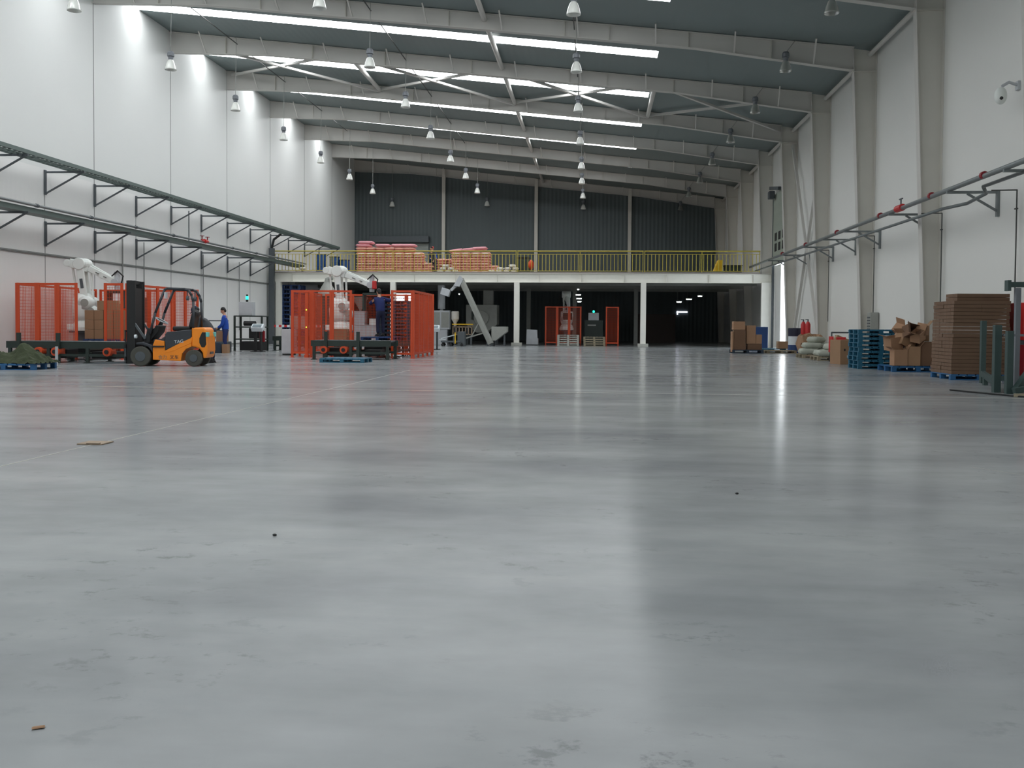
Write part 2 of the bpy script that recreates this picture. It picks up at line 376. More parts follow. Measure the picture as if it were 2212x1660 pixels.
# ridge-line struts down the middle of the roof
for i in vis[:-1]:
    a, b = Y0+i*BAY+.02, Y0+(i+1)*BAY-.02
    x = -4.1; z = roof(x)-.22
    tag(MB().cyl((x, a, z), (x, b, z), .1).build('roof_strut', 'steel'),
        ('white tube strut linking roof beams near mid-roof, %s in view' % ORD[i+1]) if i >= -1 else 'white tube strut between roof beams above the near floor, %s one' % ('first' if i == -2 else 'second'), 'strut', 'struts between the roof beams')
for x, lb in ((-10.9, 'left'), (2.47, 'right')):
    z = roof(x)-.22
    tag(MB().cyl((x, Y0+BAY+.02, z), (x, Y0+2*BAY-.02, z), .1).build('roof_strut', 'steel'), 'white tube strut beside the %s roof cross brace' % ('leftmost' if x < 0 else 'rightmost'), 'strut', 'struts between the roof beams')
# horizontal X braces in the second bay
xs = [XL+.3, -10.9, -4.1, 2.47, 8.8]
for k in range(4):
    x0, x1 = xs[k], xs[k+1]; za = lambda x: roof(x)-.3
    t = thing('roof_cross_brace', 'white crossed roof brace under the second skylight, %s of four' % ['leftmost', 'second from left', 'third from left', 'rightmost'][k], 'brace', (0, 0, 0), group='crossed roof braces')
    MB().bar((x0, Y0+BAY+.05, za(x0)), (x1, Y0+2*BAY-.05, za(x1)), .13, .1).build('brace_member', 'steel', t)
    MB().bar((x1, Y0+BAY+.05, za(x1)+.1), (x0, Y0+2*BAY-.05, za(x0)+.1), .13, .1).build('brace_member', 'steel', t)
# X brace on the right wall
t = thing('wall_cross_brace', 'cream steel cross brace on the right wall between two columns', 'brace', (9.48, 0, 0))
MB().bar((0, Y0+BAY+.1, .15), (0, Y0+2*BAY-.1, 10.0), .12, .1).build('brace_member', 'steel', t)
MB().bar((.1, Y0+2*BAY-.1, .15), (.1, Y0+BAY+.1, 10.0), .12, .1).build('brace_member', 'steel', t)
# lighting conduits
for k, x in enumerate((-15.8, -8.28, -.85)):
    tag(MB().tube([(x, YF+.2, roof(x)-.28), (x, 61, roof(x)-.28)], .022, 6).build('conduit', 'wired'),
        'thin dark lighting conduit under the roof above the %s lamp row' % ['left wall', 'second', 'middle'][k], 'conduit', 'lighting conduits')
# back wall columns
for k, x in enumerate((-11.79, -4.6, 2.55)):
    tag(MB().box(x, YB-.16, 8.6 if 0 else (4.2+roof(x))/2, .26, .3, roof(x)-4.3).build('gable_column', 'steel_col', bevel=.01),
        'pale steel post against the blue-grey back wall, %s of three' % ['left', 'middle', 'right'][k], 'column', 'posts on the back wall')
# shutter and canopy on the back wall
t = thing('roller_shutter', 'grey roller shutter with dark canopy on the back wall', 'shutter', (-15.2, YB-.06, 4.25))
MB().box(0, 0, 1.62, 4.4, .08, 3.25).build('curtain', 'shutter', t)
MB().box(-.05, -.25, 3.55, 4.7, .5, .5).build('canopy', 'darksteel', t, bevel=.03)
# ------------------------------------------------------------------ door on the right: raised sectional door and view outside
dm = MB().box(XR-.05, (DY0+DY1)/2, 6.45, .07, DY1-DY0+.1, 3.8)
d = dm.build('door_1', 'doorp'); struct(d)
pm = MB()
for zz in (5.45, 6.02):
    for k in range(3): pm.box(XR-.095, DY0+1.1+k*1.05, zz, .03, .5, .42)
pm.build('door_window', 'black', d)
fm = MB()
for yy in (DY0-.06, DY1+.06): fm.box(XR-.05, yy, 4.15, .12, .12, 8.3)
fm.build('door_frame', 'darksteel', d)
MB().box(XR+.1, 53.55, 2.28, .06, 1.6, 4.5).build('door_leaf', 'wall_r', d)
MB().bar((XR-.3, DY0+1.2, 8.35), (XR-.3, DY1-.3, 8.7), .18, .18).box(XR-.3, DY1-.5, 8.3, .3, .5, .4).build('door_motor', 'darksteel', d, bevel=.03)
o = MB().box(70, 60, -.16, 120, 160, .2).build('ground_outside', 'asphalt'); struct(o)
o = MB().box(18.0, 118, 3.0, 9, 76, 6).build('building_outside', 'render'); tag(o, 'pale rendered building seen through the right-hand doorway', 'building')
# ------------------------------------------------------------------ cable trays on the left wall
def tray(name, label, z, y0, y1, kind):
    t = thing(name, label, 'cable tray', (XL, 0, z))
    tb = MB(); xo, xi = 1.42, .82
    if kind == 'ladder':
        for x in (xi, xo): tb.box(x, (y0+y1)/2, .1, .03, y1-y0, .12)
        tb.build('side_rail', 'tray', t)
        g = MB(); y = y0+.1
        while y < y1: g.box((xi+xo)/2, y, .05, xo-xi, .03, .02); y += .25
        g.box((xi+xo)/2, (y0+y1)/2, .07, .08, y1-y0, .03).box(xi+.1, (y0+y1)/2, .075, .05, y1-y0, .03).box(xo-.12, (y0+y1)/2, .075, .06, y1-y0, .03)
        g.build('rungs', 'tray', t)
    else:
        tb.box((xi+xo)/2-.05, (y0+y1)/2, .11, xo-xi-.1, y1-y0, .16).build('trough', 'tray', t)
        MB().cyl((xo+.0, y0, .26), (xo+.0, y1, .26), .045, n=10).build('pipe', 'pipe', t, smooth=True)
        MB().cyl((xi-.15, y0, .1), (xi-.15, y1, .1), .03, n=8).build('pipe', 'pipe', t, smooth=True)
        y = y0+3
        c0 = MB().cyl((0, -.06, 0), (0, .06, 0), .062, n=10).build('coupling', 'darksteel', t); c0.location = (xo, y, .26)
        while y < y1-6:
            y += 3.3; c = c0.copy(); COL.objects.link(c); c.location = (xo, y, .26)
    k = -14
    while True:
        y = Y0+k*BAY/2; k += 1
        if y < y0-.5: continue
        if y > min(y1, 66 if kind == 'ladder' else 53): break
        b = MB().box(.73, y, -.0, 1.42, .06, .06).bar((.06, y, -.72), (1.38, y, -.01), .05, .05).box(.03, y, -.35, .05, .1, .85).build('bracket', 'darksteel', t)
    return t
tray('cable_ladder', 'upper grey-green cable ladder on brackets along the left white wall', 6.28, YF+1, 65.4, 'ladder')
tray('pipe_trough', 'lower grey-green trough with pipe on brackets along the left white wall', 4.52, YF+1, 57.6, 'trough')
t = thing('pipe_valve', 'red double valve on the lower pipe run of the left wall', 'valve', (XL+1.42, 42.3, 4.82))
MB().cyl((0, -.35, 0), (0, .35, 0), .06).cyl((0, -.1, 0), (0, .1, 0), .1).build('body', 'red', t)
for yy in (-.3, .3): MB().cyl((0, yy, 0), (0, yy, .2), .025).cyl((0, yy, .2), (0, yy, .22), .1).build('handwheel', 'redd', t)
tag(MB().tube([(XL+.6, 42.5, 6.2), (XL+.6, 42.5, 4.8)], .025).build('drop_pipe', 'darksteel'), 'thin pipe dropping from the upper ladder to the lower trough', 'pipe')
for k, (y, z0, z1) in enumerate(((37.35, 0, 4.5), (39.2, .8, 4.5), (45.35, .8, 4.45), (50.1, .8, 4.4))):
    tag(MB().tube([(XL+.08, y, z0), (XL+.08, y, z1)], .03 if k == 0 else .022, 6).build('wall_conduit', 'joint'), 'thin grey conduit down the left wall from the lower trough, %s' % ORD[k], 'conduit', 'conduits down the left wall')
t = thing('cable_riser', 'dark grey vertical cable duct on the left wall at the mezzanine edge', 'cable duct', (XL+.28, 54.7, 0))
MB().box(0, 0, 2.75, .3, .22, 5.5).build('duct', 'darksteel', t); MB().tube([(0, 0, 5.5), (.12, 0, 6.0), (.55, 0, 6.32)], .07).build('cable_bend', 'black', t)
# ------------------------------------------------------------------ pipes on the right wall
t = thing('sprinkler_pipe', 'long grey main pipe with red couplings along the right wall', 'pipe', (8.6, 0, 4.56))
MB().cyl((0, YF+.5, 0), (0, 55.6, -.05), .06, n=12).build('pipe_run', 'pipe', t, smooth=True)
for y in (22.6, 26.0, 30.5, 35.8, 41, 46): MB().cyl((0, y-.06, 0), (0, y+.06, 0), .085, n=12).build('coupling', 'redd', t)
v = MB().cyl((0, 28.35, -.01), (0, 28.85, -.01), .1, n=12).build('valve', 'red', t)
MB().cyl((0, 28.5, .08), (0, 28.5, .22), .02).box(.0, 28.5, .24, .04, .26, .03).build('valve_lever', 'darksteel', v)
t = thing('branch_pipe', 'thinner grey pipe running below the main pipe on the right wall', 'pipe', (8.9, 0, 0))
MB().tube([(0, YF+.5, 4.42), (0, 23.4, 4.42), (.18, 23.7, 4.3), (.2, 24.9, 4.22), (0, 26, 4.22), (0, 55.4, 4.3)], .042, 10).build('pipe_run', 'pipe', t, smooth=True)
for k, y in enumerate((16.0, 21.3, 24.6, 29.3, 34.4, 37.5, 41, 45.5, 49.2)):
    t = thing('pipe_bracket', 'triangular steel bracket under the right wall pipes, %s' % ['nearest', 'second nearest', 'third nearest', 'fourth nearest', 'fifth nearest', 'sixth nearest', 'seventh nearest', 'eighth nearest', 'farthest'][k], 'bracket', (XR, y, 4.42), group='brackets under the right wall pipes')
    MB().box(-.62, 0, .03, 1.22, .07, .06).build('arm', 'pipe', t); MB().bar((-.75, 0, 0), (-.05, 0, -.42), .05).box(-.03, 0, -.25, .06, .12, .62).build('strut', 'pipe', t)
for k, (y, z) in enumerate(((23.35, 4.33), (28.2, 4.36), (34.8, 4.34), (41.4, 4.36))):
    zb = .9 if k < 2 else 1.4
    x = XR-.1
    tag(MB().tube([(x-.55, y+.05, z), (x, y, z), (x, y, zb)], .016, 6).box(x-.01, y, 3.9, .05, .1, .03).build('wall_conduit', 'wired'), 'thin dark conduit dropping down the right wall from the pipes, %s' % ORD[k], 'conduit', 'conduits down the right wall')
for k, (y, z) in enumerate(((34.6, 1.35), )):
    t = thing('wall_meter_box', 'small grey louvred box on the right wall above the blue pallet stack', 'box', (XR-.16, y, 0))
    MB().box(0, 0, 1.25, .28, .42, .85).build('housing', 'grey', t, bevel=.01)
    l = MB()
    for q in range(6): l.box(-.145, 0, 1.0+q*.1, .012, .34, .05)
    l.build('louvre', 'darksteel', t)
t = thing('security_camera', 'white dome camera on a wall arm at the upper right', 'camera', (XR, 23.6, 6.72))
MB().tube([(0, 0, .05), (-.25, -.05, .12), (-.42, -.1, .02)], .035).box(-.03, 0, .05, .06, .16, .2).build('arm', 'lgrey', t)
MB().ball((-.45, -.1, -.2), .14, .14, .2).build('housing', 'white', t, smooth=True)
MB().ball((-.47, -.19, -.27), .05, .05, .05).build('lens', 'black', t, smooth=True)
# ------------------------------------------------------------------ high bay lamps
def lamp(label, loc, drop, shade='shade', group=None, slant=0):
    t = thing('high_bay_lamp', label, 'lamp', loc, group=group)
    MB().lathe([(.07, .36), (.12, .3), (.17, .16), (.205, .02), (.21, -.02), (.195, -.02), (.16, .15), (.11, .28), (.06, .34)], n=18).build('shade', shade, t, smooth=True)
    MB().ball((0, 0, .15), .05, .05, .1, 10, 8).build('bulb', 'white', t, smooth=True)
    MB().cyl((0, 0, .35), (0, 0, .46), .08, .1, 12).lathe([(.0, .66), (.09, .66), (.13, .6), (.13, .48), (.0, .46)], n=10).build('ballast_housing', 'ballast', t)
    MB().cyl((0, 0, .64), (slant, .1, drop), .012, n=5).build('cord', 'wire', t)
    return t
ROWN = ['row beside the left wall', 'second row from the left wall', 'middle row', 'row nearest the right wall']
protos = []
LX = [[-15.76, -15.73, -15.78, -15.79, -15.78, -15.8, -15.83, -15.83], [-8.2, -8.25, -8.24, -8.28, -8.27, -8.29, -8.35, -8.4], [-.71, -.76, -.81, -.83, -.85, -.92, -.94, -.99], [6.57, 6.56, 6.58, 6.47, 6.37, 6.41, 6.36, 6.36]]
LZ = [[10.73, 10.69, 10.65, 10.63, 10.59, 10.63, 10.63, 10.55], [10.64, 10.66, 10.7, 10.63, 10.59, 10.64, 10.63, 10.56], [10.31, 10.38, 10.43, 10.28, 10.15, 10.28, 10.24, 10.28], [10.2, 10.3, 10.29, 10.31, 10.33, 10.3, 10.31, 10.19]]
for r in range(4):
    p = None
    for k in range(8):
        lab = 'high bay lamp in the %s, %s of eight' % (ROWN[r], ORD[k])
        loc = (LX[r][k], 28.4+k*BAY, LZ[r][k]-.17)
        if p is None: p = lamp(lab, loc, roof(LX[r][k]+(.5 if r == 3 else 0))-LZ[r][k]+.27, 'shade_d' if r == 3 else 'shade', 'high bay lamps', .5 if r == 3 else 0)
        else: dup(p, loc, label=lab)
# ------------------------------------------------------------------ mezzanine
YM = 55.0; ZM = 4.19
o = MB().box((XL+9.15)/2, (YM+YB)/2, ZM-.04, 9.15-XL-.02, YB-YM-.02, .078).build('mezzanine_deck', 'slab'); tag(o, 'concrete deck of the mezzanine across the back of the hall', 'mezzanine floor')
t = thing('edge_beam', 'long white steel beam along the front edge of the mezzanine', 'beam', (0, YM, 0))
MB().box((XL+XR)/2, .08, 3.84, XR-XL-.05, .012, .46).build('web', 'mezz', t)
MB().box((XL+XR)/2, .08, 4.09, XR-XL-.05, .22, .025).box((XL+XR)/2, .08, 3.6, XR-XL-.05, .22, .025).build('flange', 'mezz', t)
st = MB(); x = XL+1.4
while x < XR: st.box(x, -.0, 3.84, .012, .1, .46); x += 2.38
st.build('stiffener', 'steel_col', t)
for k in range(3):
    y = YM+5+k*5
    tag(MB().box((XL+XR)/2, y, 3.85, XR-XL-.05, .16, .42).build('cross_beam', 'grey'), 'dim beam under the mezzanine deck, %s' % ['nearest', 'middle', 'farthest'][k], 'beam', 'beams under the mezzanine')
MXC = [-18.3, -11.57, -4.45, 2.68]
for k, x in enumerate(MXC):
    t = thing('mezzanine_column', 'white steel post under the mezzanine edge, %s from the left' % ['first', 'second', 'third', 'fourth'][k], 'column', (x, YM+.12, 0), group='posts under the mezzanine edge')
    MB().box(0, 0, 1.85, .012, .26, 3.5).box(0, -.14, 1.85, .3, .02, 3.5).box(0, .14, 1.85, .3, .02, 3.5).build('shaft', 'mezz', t)
    MB().box(0, 0, .09, .58, .58, .18).build('plinth', 'concrete', t, bevel=.01)
tag(MB().box(9.43, YM-.12, 1.82, .58, .22, 3.6).build('corner_pier', 'mezz', bevel=.01), 'broad white steel pier at the right end of the mezzanine', 'column')
for k, (x, y) in enumerate(((-4.45, 65), (2.68, 65), (-11.57, 65), (-1.4, 66))):
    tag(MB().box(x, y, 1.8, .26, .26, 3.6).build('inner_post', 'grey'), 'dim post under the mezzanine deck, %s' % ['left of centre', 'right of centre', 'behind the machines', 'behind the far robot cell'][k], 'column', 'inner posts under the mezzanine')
# yellow guard rail in bays, each baluster its own part
edges = [-18.7, -11.57, -4.45, 2.68, 9.1]
for k in range(4):
    x0, x1 = edges[k]+.02, edges[k+1]-.02
    t = thing('guard_rail', 'yellow railing bay on the mezzanine edge, %s from the left' % ['first', 'second', 'third', 'fourth'][k], 'railing', (x0, YM+.0, ZM), group='yellow railing bays')
    L_ = x1-x0
    MB().cyl((0, 0, 1.17), (L_, 0, 1.17), .035, n=8).build('top_rail', 'yellow', t)
    MB().box(L_/2, 0, 1.0, L_, .02, .03).box(L_/2, 0, .06, L_, .02, .03).build('lower_rail', 'yellow', t)
    for xx in (.03, L_/2, L_-.03): MB().box(xx, 0, .585, .035, .035, 1.17).build('post', 'yellow', t)
    n = int(L_/.2); b0 = None
    for q in range(1, n):
        if b0 is None: b0 = MB().box(0, 0, .53, .03, .03, .94).build('baluster', 'yellow', t); b = b0
        else: b = b0.copy(); COL.objects.link(b)
        b.location = (q*L_/n, 0, 0)
# far lights under the mezzanine
SY = iter((62.0, 64.0, 66.0, 68.5, 62, 64.5, 67, 61.5, 63.5))
def strip(label, x, y, z, l=.55):
    y2 = next(SY); x = x*y2/66; z = (z-1.12)*y2/66+1.12; y = y2
    t = thing('strip_light', label, 'light', (x, y, z), group='strip lights under the mezzanine')
    MB().box(0, 0, .05, l+.1, .12, .05).build('housing', 'white', t); MB().cyl((-l/2, 0, 0), (l/2, 0, 0), .025).build('tube', 'tube', t)
    MB().tube([(-l/3, 0, .07), (-l/3, 0, 4.105-z)], .006, 5).build('hanger', 'wire', t)
for a in (('topmost of the far lights above the middle robot cell', -1.17, 66, 3.62, .1), ('small lit strip light above the far middle robot cell', -1.16, 66, 3.25, .3), ('brightest strip light above the far middle robot cell', -1.12, 66, 3.0, .35), ('lowest strip light above the far middle robot cell', -1.08, 66, 2.8, .25),
          ('leftmost of three strip lights in the dark bay', 5.59, 66, 2.81, .28), ('middle of three strip lights in the dark bay', 6.24, 66, 2.99, .34), ('rightmost of three strip lights in the dark bay', 6.97, 66, 3.21, .28), ('small round lit lamp behind the inclined conveyor', -9.28, 66, 3.27, .06), ('short lit strip light behind the inclined conveyor', -8.58, 66, 3.02, .22)): strip(*a)
tag(MB().box(6.6, YB-.05, 2.28, .8, .04, .1).box(6.25, YB-.05, 2.2, .08, .04, .25).build('light_gap', 'gap'), 'thin bright gap of daylight in the dark back wall', 'light gap')
tag(MB().box(4.3, 70, 1.0, 2.8, .1, 2.1).build('partition', 'partition'), 'dim low partition at the back of the dark bay', 'partition')
# barrels, bags, sacks on the deck
def barrel(h=.95):
    return [(0, 0), (.28, 0), (.29, .02), (.29, h*.32), (.3, h*.34), (.29, h*.36), (.29, h*.66), (.3, h*.68), (.29, h*.7), (.29, h-.02), (.28, h), (.27, h-.02), (0, h-.02)]
for k, (x, z, m, c) in enumerate(((-16.1, 0, 'drum', 'blue'), (-15.92, .0, 'drumd', 'x'), (-15.28, 0, 'drum', 'b'), (-14.68, 0, 'drum', 'b'))):
    if k == 1: continue
    hh = [1.05, 0, .9, .72][k]
    d0 = thing('drum', ['tall blue drum behind the railing, left of three', '', 'middle-height blue drum behind the railing, middle of three', 'shortest blue drum behind the railing, next to the pink bags'][k], 'drum', (x, 56.1, ZM), group='blue drums on the mezzanine')
    MB().lathe(barrel(hh), n=20).build('body', m, d0, smooth=False); MB().cyl((-.0, 0, hh-.02), (0, 0, hh+.02), .31, n=20).build('lid', 'black', d0)
for k, (x, hh) in enumerate(((-16.62, 1.05), (-15.68, .85), (-14.2, .6))):
    pass
def bagmesh(name, m, a=.7, b=.95, h=.148, jit=.02, nx=8, ny=6):
    return MB().pillow((0, 0, h/2), a, b, h, jit=jit, nx=nx, ny=ny).build(name, m, smooth=True)
bp = thing('sack', 'pink woven sack lying in the left stack behind the railing', 'sack', (-13.75, 56.75, ZM), group='pink sacks of the left stack')
bb = bagmesh('sack_body', 'bag'); bb.parent = bp
bn = thing('sack', 'x', 'sack', (0, 0, 0), 0, 'pink sacks of the left stack'); b2 = bb.copy(); COL.objects.link(b2); b2.parent = bn
pr = MB().box(0, -.468, .075, .34, .012, .04).build('printed_panel', 'print', bp)
first = True
NUM = ['first', 'second', 'third', 'fourth', 'fifth', 'sixth', 'seventh', 'eighth', 'ninth', 'tenth']
def put(bpx, x, y, z, lab, grp, c=0, l=0):
    lab = lab % (NUM[c], NUM[l])
    global first
    rz = random.uniform(-.05, .05)
    if first:
        bpx.location = (x, y, z); bpx['label'] = lab; first = False; return bpx
    if l == 0 and c == 1 and grp.endswith('left stack'): bn.location = (x, y, z); bn['label'] = lab; return bn
    if l not in (0, 3, 6, 7): bpx = bn
    return dup(bpx, (x, y, z), rz, label=lab, group=grp)
G1 = ('pink sack in the left stack, %s column from the left, %s layer up', 'pink sacks of the left stack')
for c_ in range(6):
    for l in range(10): put(bp, -13.73+c_*.56+random.uniform(-.02, .02), 56.72+random.uniform(-.03, .03), ZM+l*.15, *G1, c_, l)
for c_, n in ((6, 8), (7, 4)):
    for l in range(n): put(bp, -13.73+c_*.56+random.uniform(-.03, .05), 56.72, ZM+l*.15, *G1, c_, l)
tp = thing('sack', 'bright pink sack sagging on the left end of the left stack', 'sack', (-13.65, 56.7, ZM+1.53), group='bright pink sacks on the stacks')
x_ = bagmesh('sack_body', 'bagtop', .95, .9, .17); x_.parent = tp
for k, (x, z, lab) in enumerate(((-13.5, 1.705, 'topmost bright pink sack on the left end of the left stack'), (-12.5, 1.53, 'bright pink sack on the left stack beside the topmost pair'), (-11.55, 1.53, 'bright pink sack at the middle of the left stack top'), (-10.95, 1.53, 'bright pink sack near the right end of the left stack top'))):
    dup(tp, (x, 56.7, ZM+z), label=lab)
G2 = ('pink sack in the right stack, %s column from the left, %s layer up', 'pink sacks of the right stack')
for c_ in range(4):
    for l in range(8): put(bp, -8.1+c_*.56+random.uniform(-.02, .02), 56.72, ZM+l*.152, *G2, c_+2, l)
for l in range(3): put(bp, -5.95, 56.75, ZM+l*.152, *G2, 6, l)
for c_ in range(2):
    for l in range(6): put(bp, -9.15+c_*.63, 57.8, ZM+l*.152, *G2, c_, l)
for k, (x, z, lab, ry) in enumerate(((-8.15, 1.23, 'bright pink sack at the left of the right stack top', -.15), (-7.35, 1.3, 'bright pink sack in the middle of the right stack top', -.1), (-6.75, 1.37, 'topmost bright pink sack on the right stack', -.05))):
    dup(tp, (x, 56.75, ZM+z), label=lab, rot=(0, ry, 0))
wp = thing('sack', 'white sack before the right pink stack, left end of the bottom row', 'sack', (-9.0, 56.2, ZM), group='white sacks between the pink stacks')
x_ = bagmesh('sack_body', 'bagw', .4, .45, .16, .04); x_.parent = wp
for x, y, z, lb in ((-8.57, 56.2, 0, 'middle of the bottom row'), (-8.14, 56.15, 0, 'right end of the bottom row'), (-8.85, 56.2, .16, 'left of the second row'), (-8.4, 56.2, .16, 'right of the second row'), (-8.7, 56.2, .32, 'topmost')): dup(wp, (x, y, ZM+z), random.uniform(-.2, .2), label='white sack before the right pink stack, '+lb)
for x, y, z, lb in ((-6.0, 56.1, 0, 'bottom row, first from the left'), (-5.57, 56.1, 0, 'bottom row, second from the left'), (-5.14, 56.1, 0, 'bottom row, third from the left'), (-4.71, 56.1, 0, 'bottom row, rightmost'), (-5.5, 56.1, .16, 'second row, left'), (-5.05, 56.1, .16, 'second row, middle'), (-4.62, 56.1, .16, 'second row, right'), (-4.8, 56.1, .32, 'topmost')):
    dup(wp, (x, y, ZM+z), random.uniform(-.2, .2), label='white sack in the heap right of the pink stacks, '+lb, group='white sacks right of the pink stacks')
for x, y, z, lb in ((-17.45, 56.3, 0, 'left'), (-17.0, 56.3, 0, 'right'), (-17.2, 56.3, .16, 'topmost')): dup(wp, (x, y, ZM+z), random.uniform(-.2, .2), label='white sack at the far left end of the railing, %s of three' % lb, group='white sacks at the left end of the mezzanine')
t = thing('mixer_tank', 'small dark green hopper with an orange end cap behind the railing', 'machine', (-4.2, 56.7, ZM))
MB().box(0, 0, .4, .75, .6, .8).build('body', 'dgreen', t, bevel=.03); MB().box(-.02, 0, .88, .7, .5, .14).build('cover', 'black', t); MB().ball((.42, -.1, .5), .2, .3, .3).build('end_cap', 'orange', t, smooth=True)
t = thing('yellow_machine', 'yellow sloped machine guard at the right end of the mezzanine', 'machine', (6.9, 56.2, ZM))
MB().prism([(-.3, 0), (.25, 0), (.25, .75), (.0, .75)], -.3, .3).build('guard', 'yellow2', t, bevel=.03); MB().box(.0, 0, .05, .7, .7, .1).build('base', 'darksteel', t)
t = thing('green_crate', 'dark green low crate beside the yellow guard on the mezzanine', 'crate', (7.75, 56.2, ZM))
MB().box(0, 0, .21, .95, .6, .42).build('box', 'dgreen', t, bevel=.02); MB().box(0, 0, .44, 1.0, .64, .05).build('lid', 'black', t)
# ------------------------------------------------------------------ orange safety fences
def fence(label, p, q, n, h=2.3, legs=True, grp=None):
    """a straight run of n framed wire-mesh panels from p to q (floor points)"""
    p, q = Vector((*p, 0)), Vector((*q, 0)); d = q-p; L_ = d.length
    t = thing('safety_fence', label, 'fence', tuple(p), math.atan2(d.y, d.x), grp)
    w_ = L_/n; pr = None
    for k in range(n):
        f = MB()
        for xx in (.035, w_-.035): f.box(xx, 0, h/2+.06, .08, .045, h-.12)
        for zz in (.16, h-.04): f.box(w_/2, 0, zz, w_-.02, .04, .07)
        if pr is None:
            fr = f.build('panel_frame', 'orange', t)
            m = MB(); s_ = .05; x = .07
            while x < w_-.06: m.box(x, 0, h/2+.05, .007, .007, h-.3); x += s_
            z = .22
            while z < h-.08: m.box(w_/2, 0, z, w_-.12, .006, .006); z += .1
            me = m.build('wire_mesh', 'orange', fr); pr = (fr, me)
            if legs:
                for xx in (.035, w_-.035): MB().box(xx, 0, .06, .05, .05, .12).box(xx, 0, .006, .12, .12, .012).build('foot', 'orange', fr)
        else:
            fr = pr[0].copy(); COL.objects.link(fr); fr.location = (k*w_, 0, 0)
            for c in list(pr[0].children): e = c.copy(); COL.objects.link(e); e.parent = fr
    return t
fence('orange mesh fence at the front left of the left robot cell', (-17.95, 28.9), (-16.0, 28.9), 3, 2.36)
fence('orange mesh fence of the left robot cell running along the white wall', (-18.05, 29.0), (-18.25, 34.3), 4, 2.36)
fence('orange mesh fence across the back of the left robot cell', (-18.2, 34.45), (-14.45, 34.45), 4, 2.36)
fence('orange mesh fence on the right side of the left robot cell, behind the forklift', (-14.5, 29.05), (-14.4, 34.3), 5, 2.36)
fence('short orange mesh fence panel beside the forklift mast', (-15.15, 28.95), (-14.55, 28.95), 1, 2.36)
fence('orange mesh fence at the front left of the middle robot cell', (-10.34, 32.5), (-8.25, 32.5), 3)
fence('orange mesh fence on the left side of the middle robot cell', (-10.38, 32.6), (-10.38, 36.3), 4)
fence('single orange mesh panel at the front right of the middle robot cell', (-6.86, 32.35), (-6.12, 32.35), 1)
fence('orange mesh fence on the right side of the middle robot cell', (-6.08, 32.3), (-6.08, 35.9), 4)
fence('orange mesh fence across the back of the middle robot cell', (-10.3, 36.5), (-6.1, 36.5), 4)
fence('orange mesh fence at the left of the far robot cell under the mezzanine', (-2.95, 57.5), (-.82, 57.5), 3)
fence('single orange mesh panel at the right of the far robot cell', (.62, 57.5), (1.38, 57.5), 1)
t = thing('interlock_box', 'orange gate post with two green indicators on the middle robot cell', 'indicator post', (-9.78, 32.38, 0))
MB().box(0, 0, 1.15, .1, .07, 2.1).box(0, 0, .05, .14, .14, .1).build('post', 'orange', t)
for z in (1.03, 1.62): MB().ball((0, -.045, z), .022, .015, .022, 8, 6).build('indicator', 'led', t)
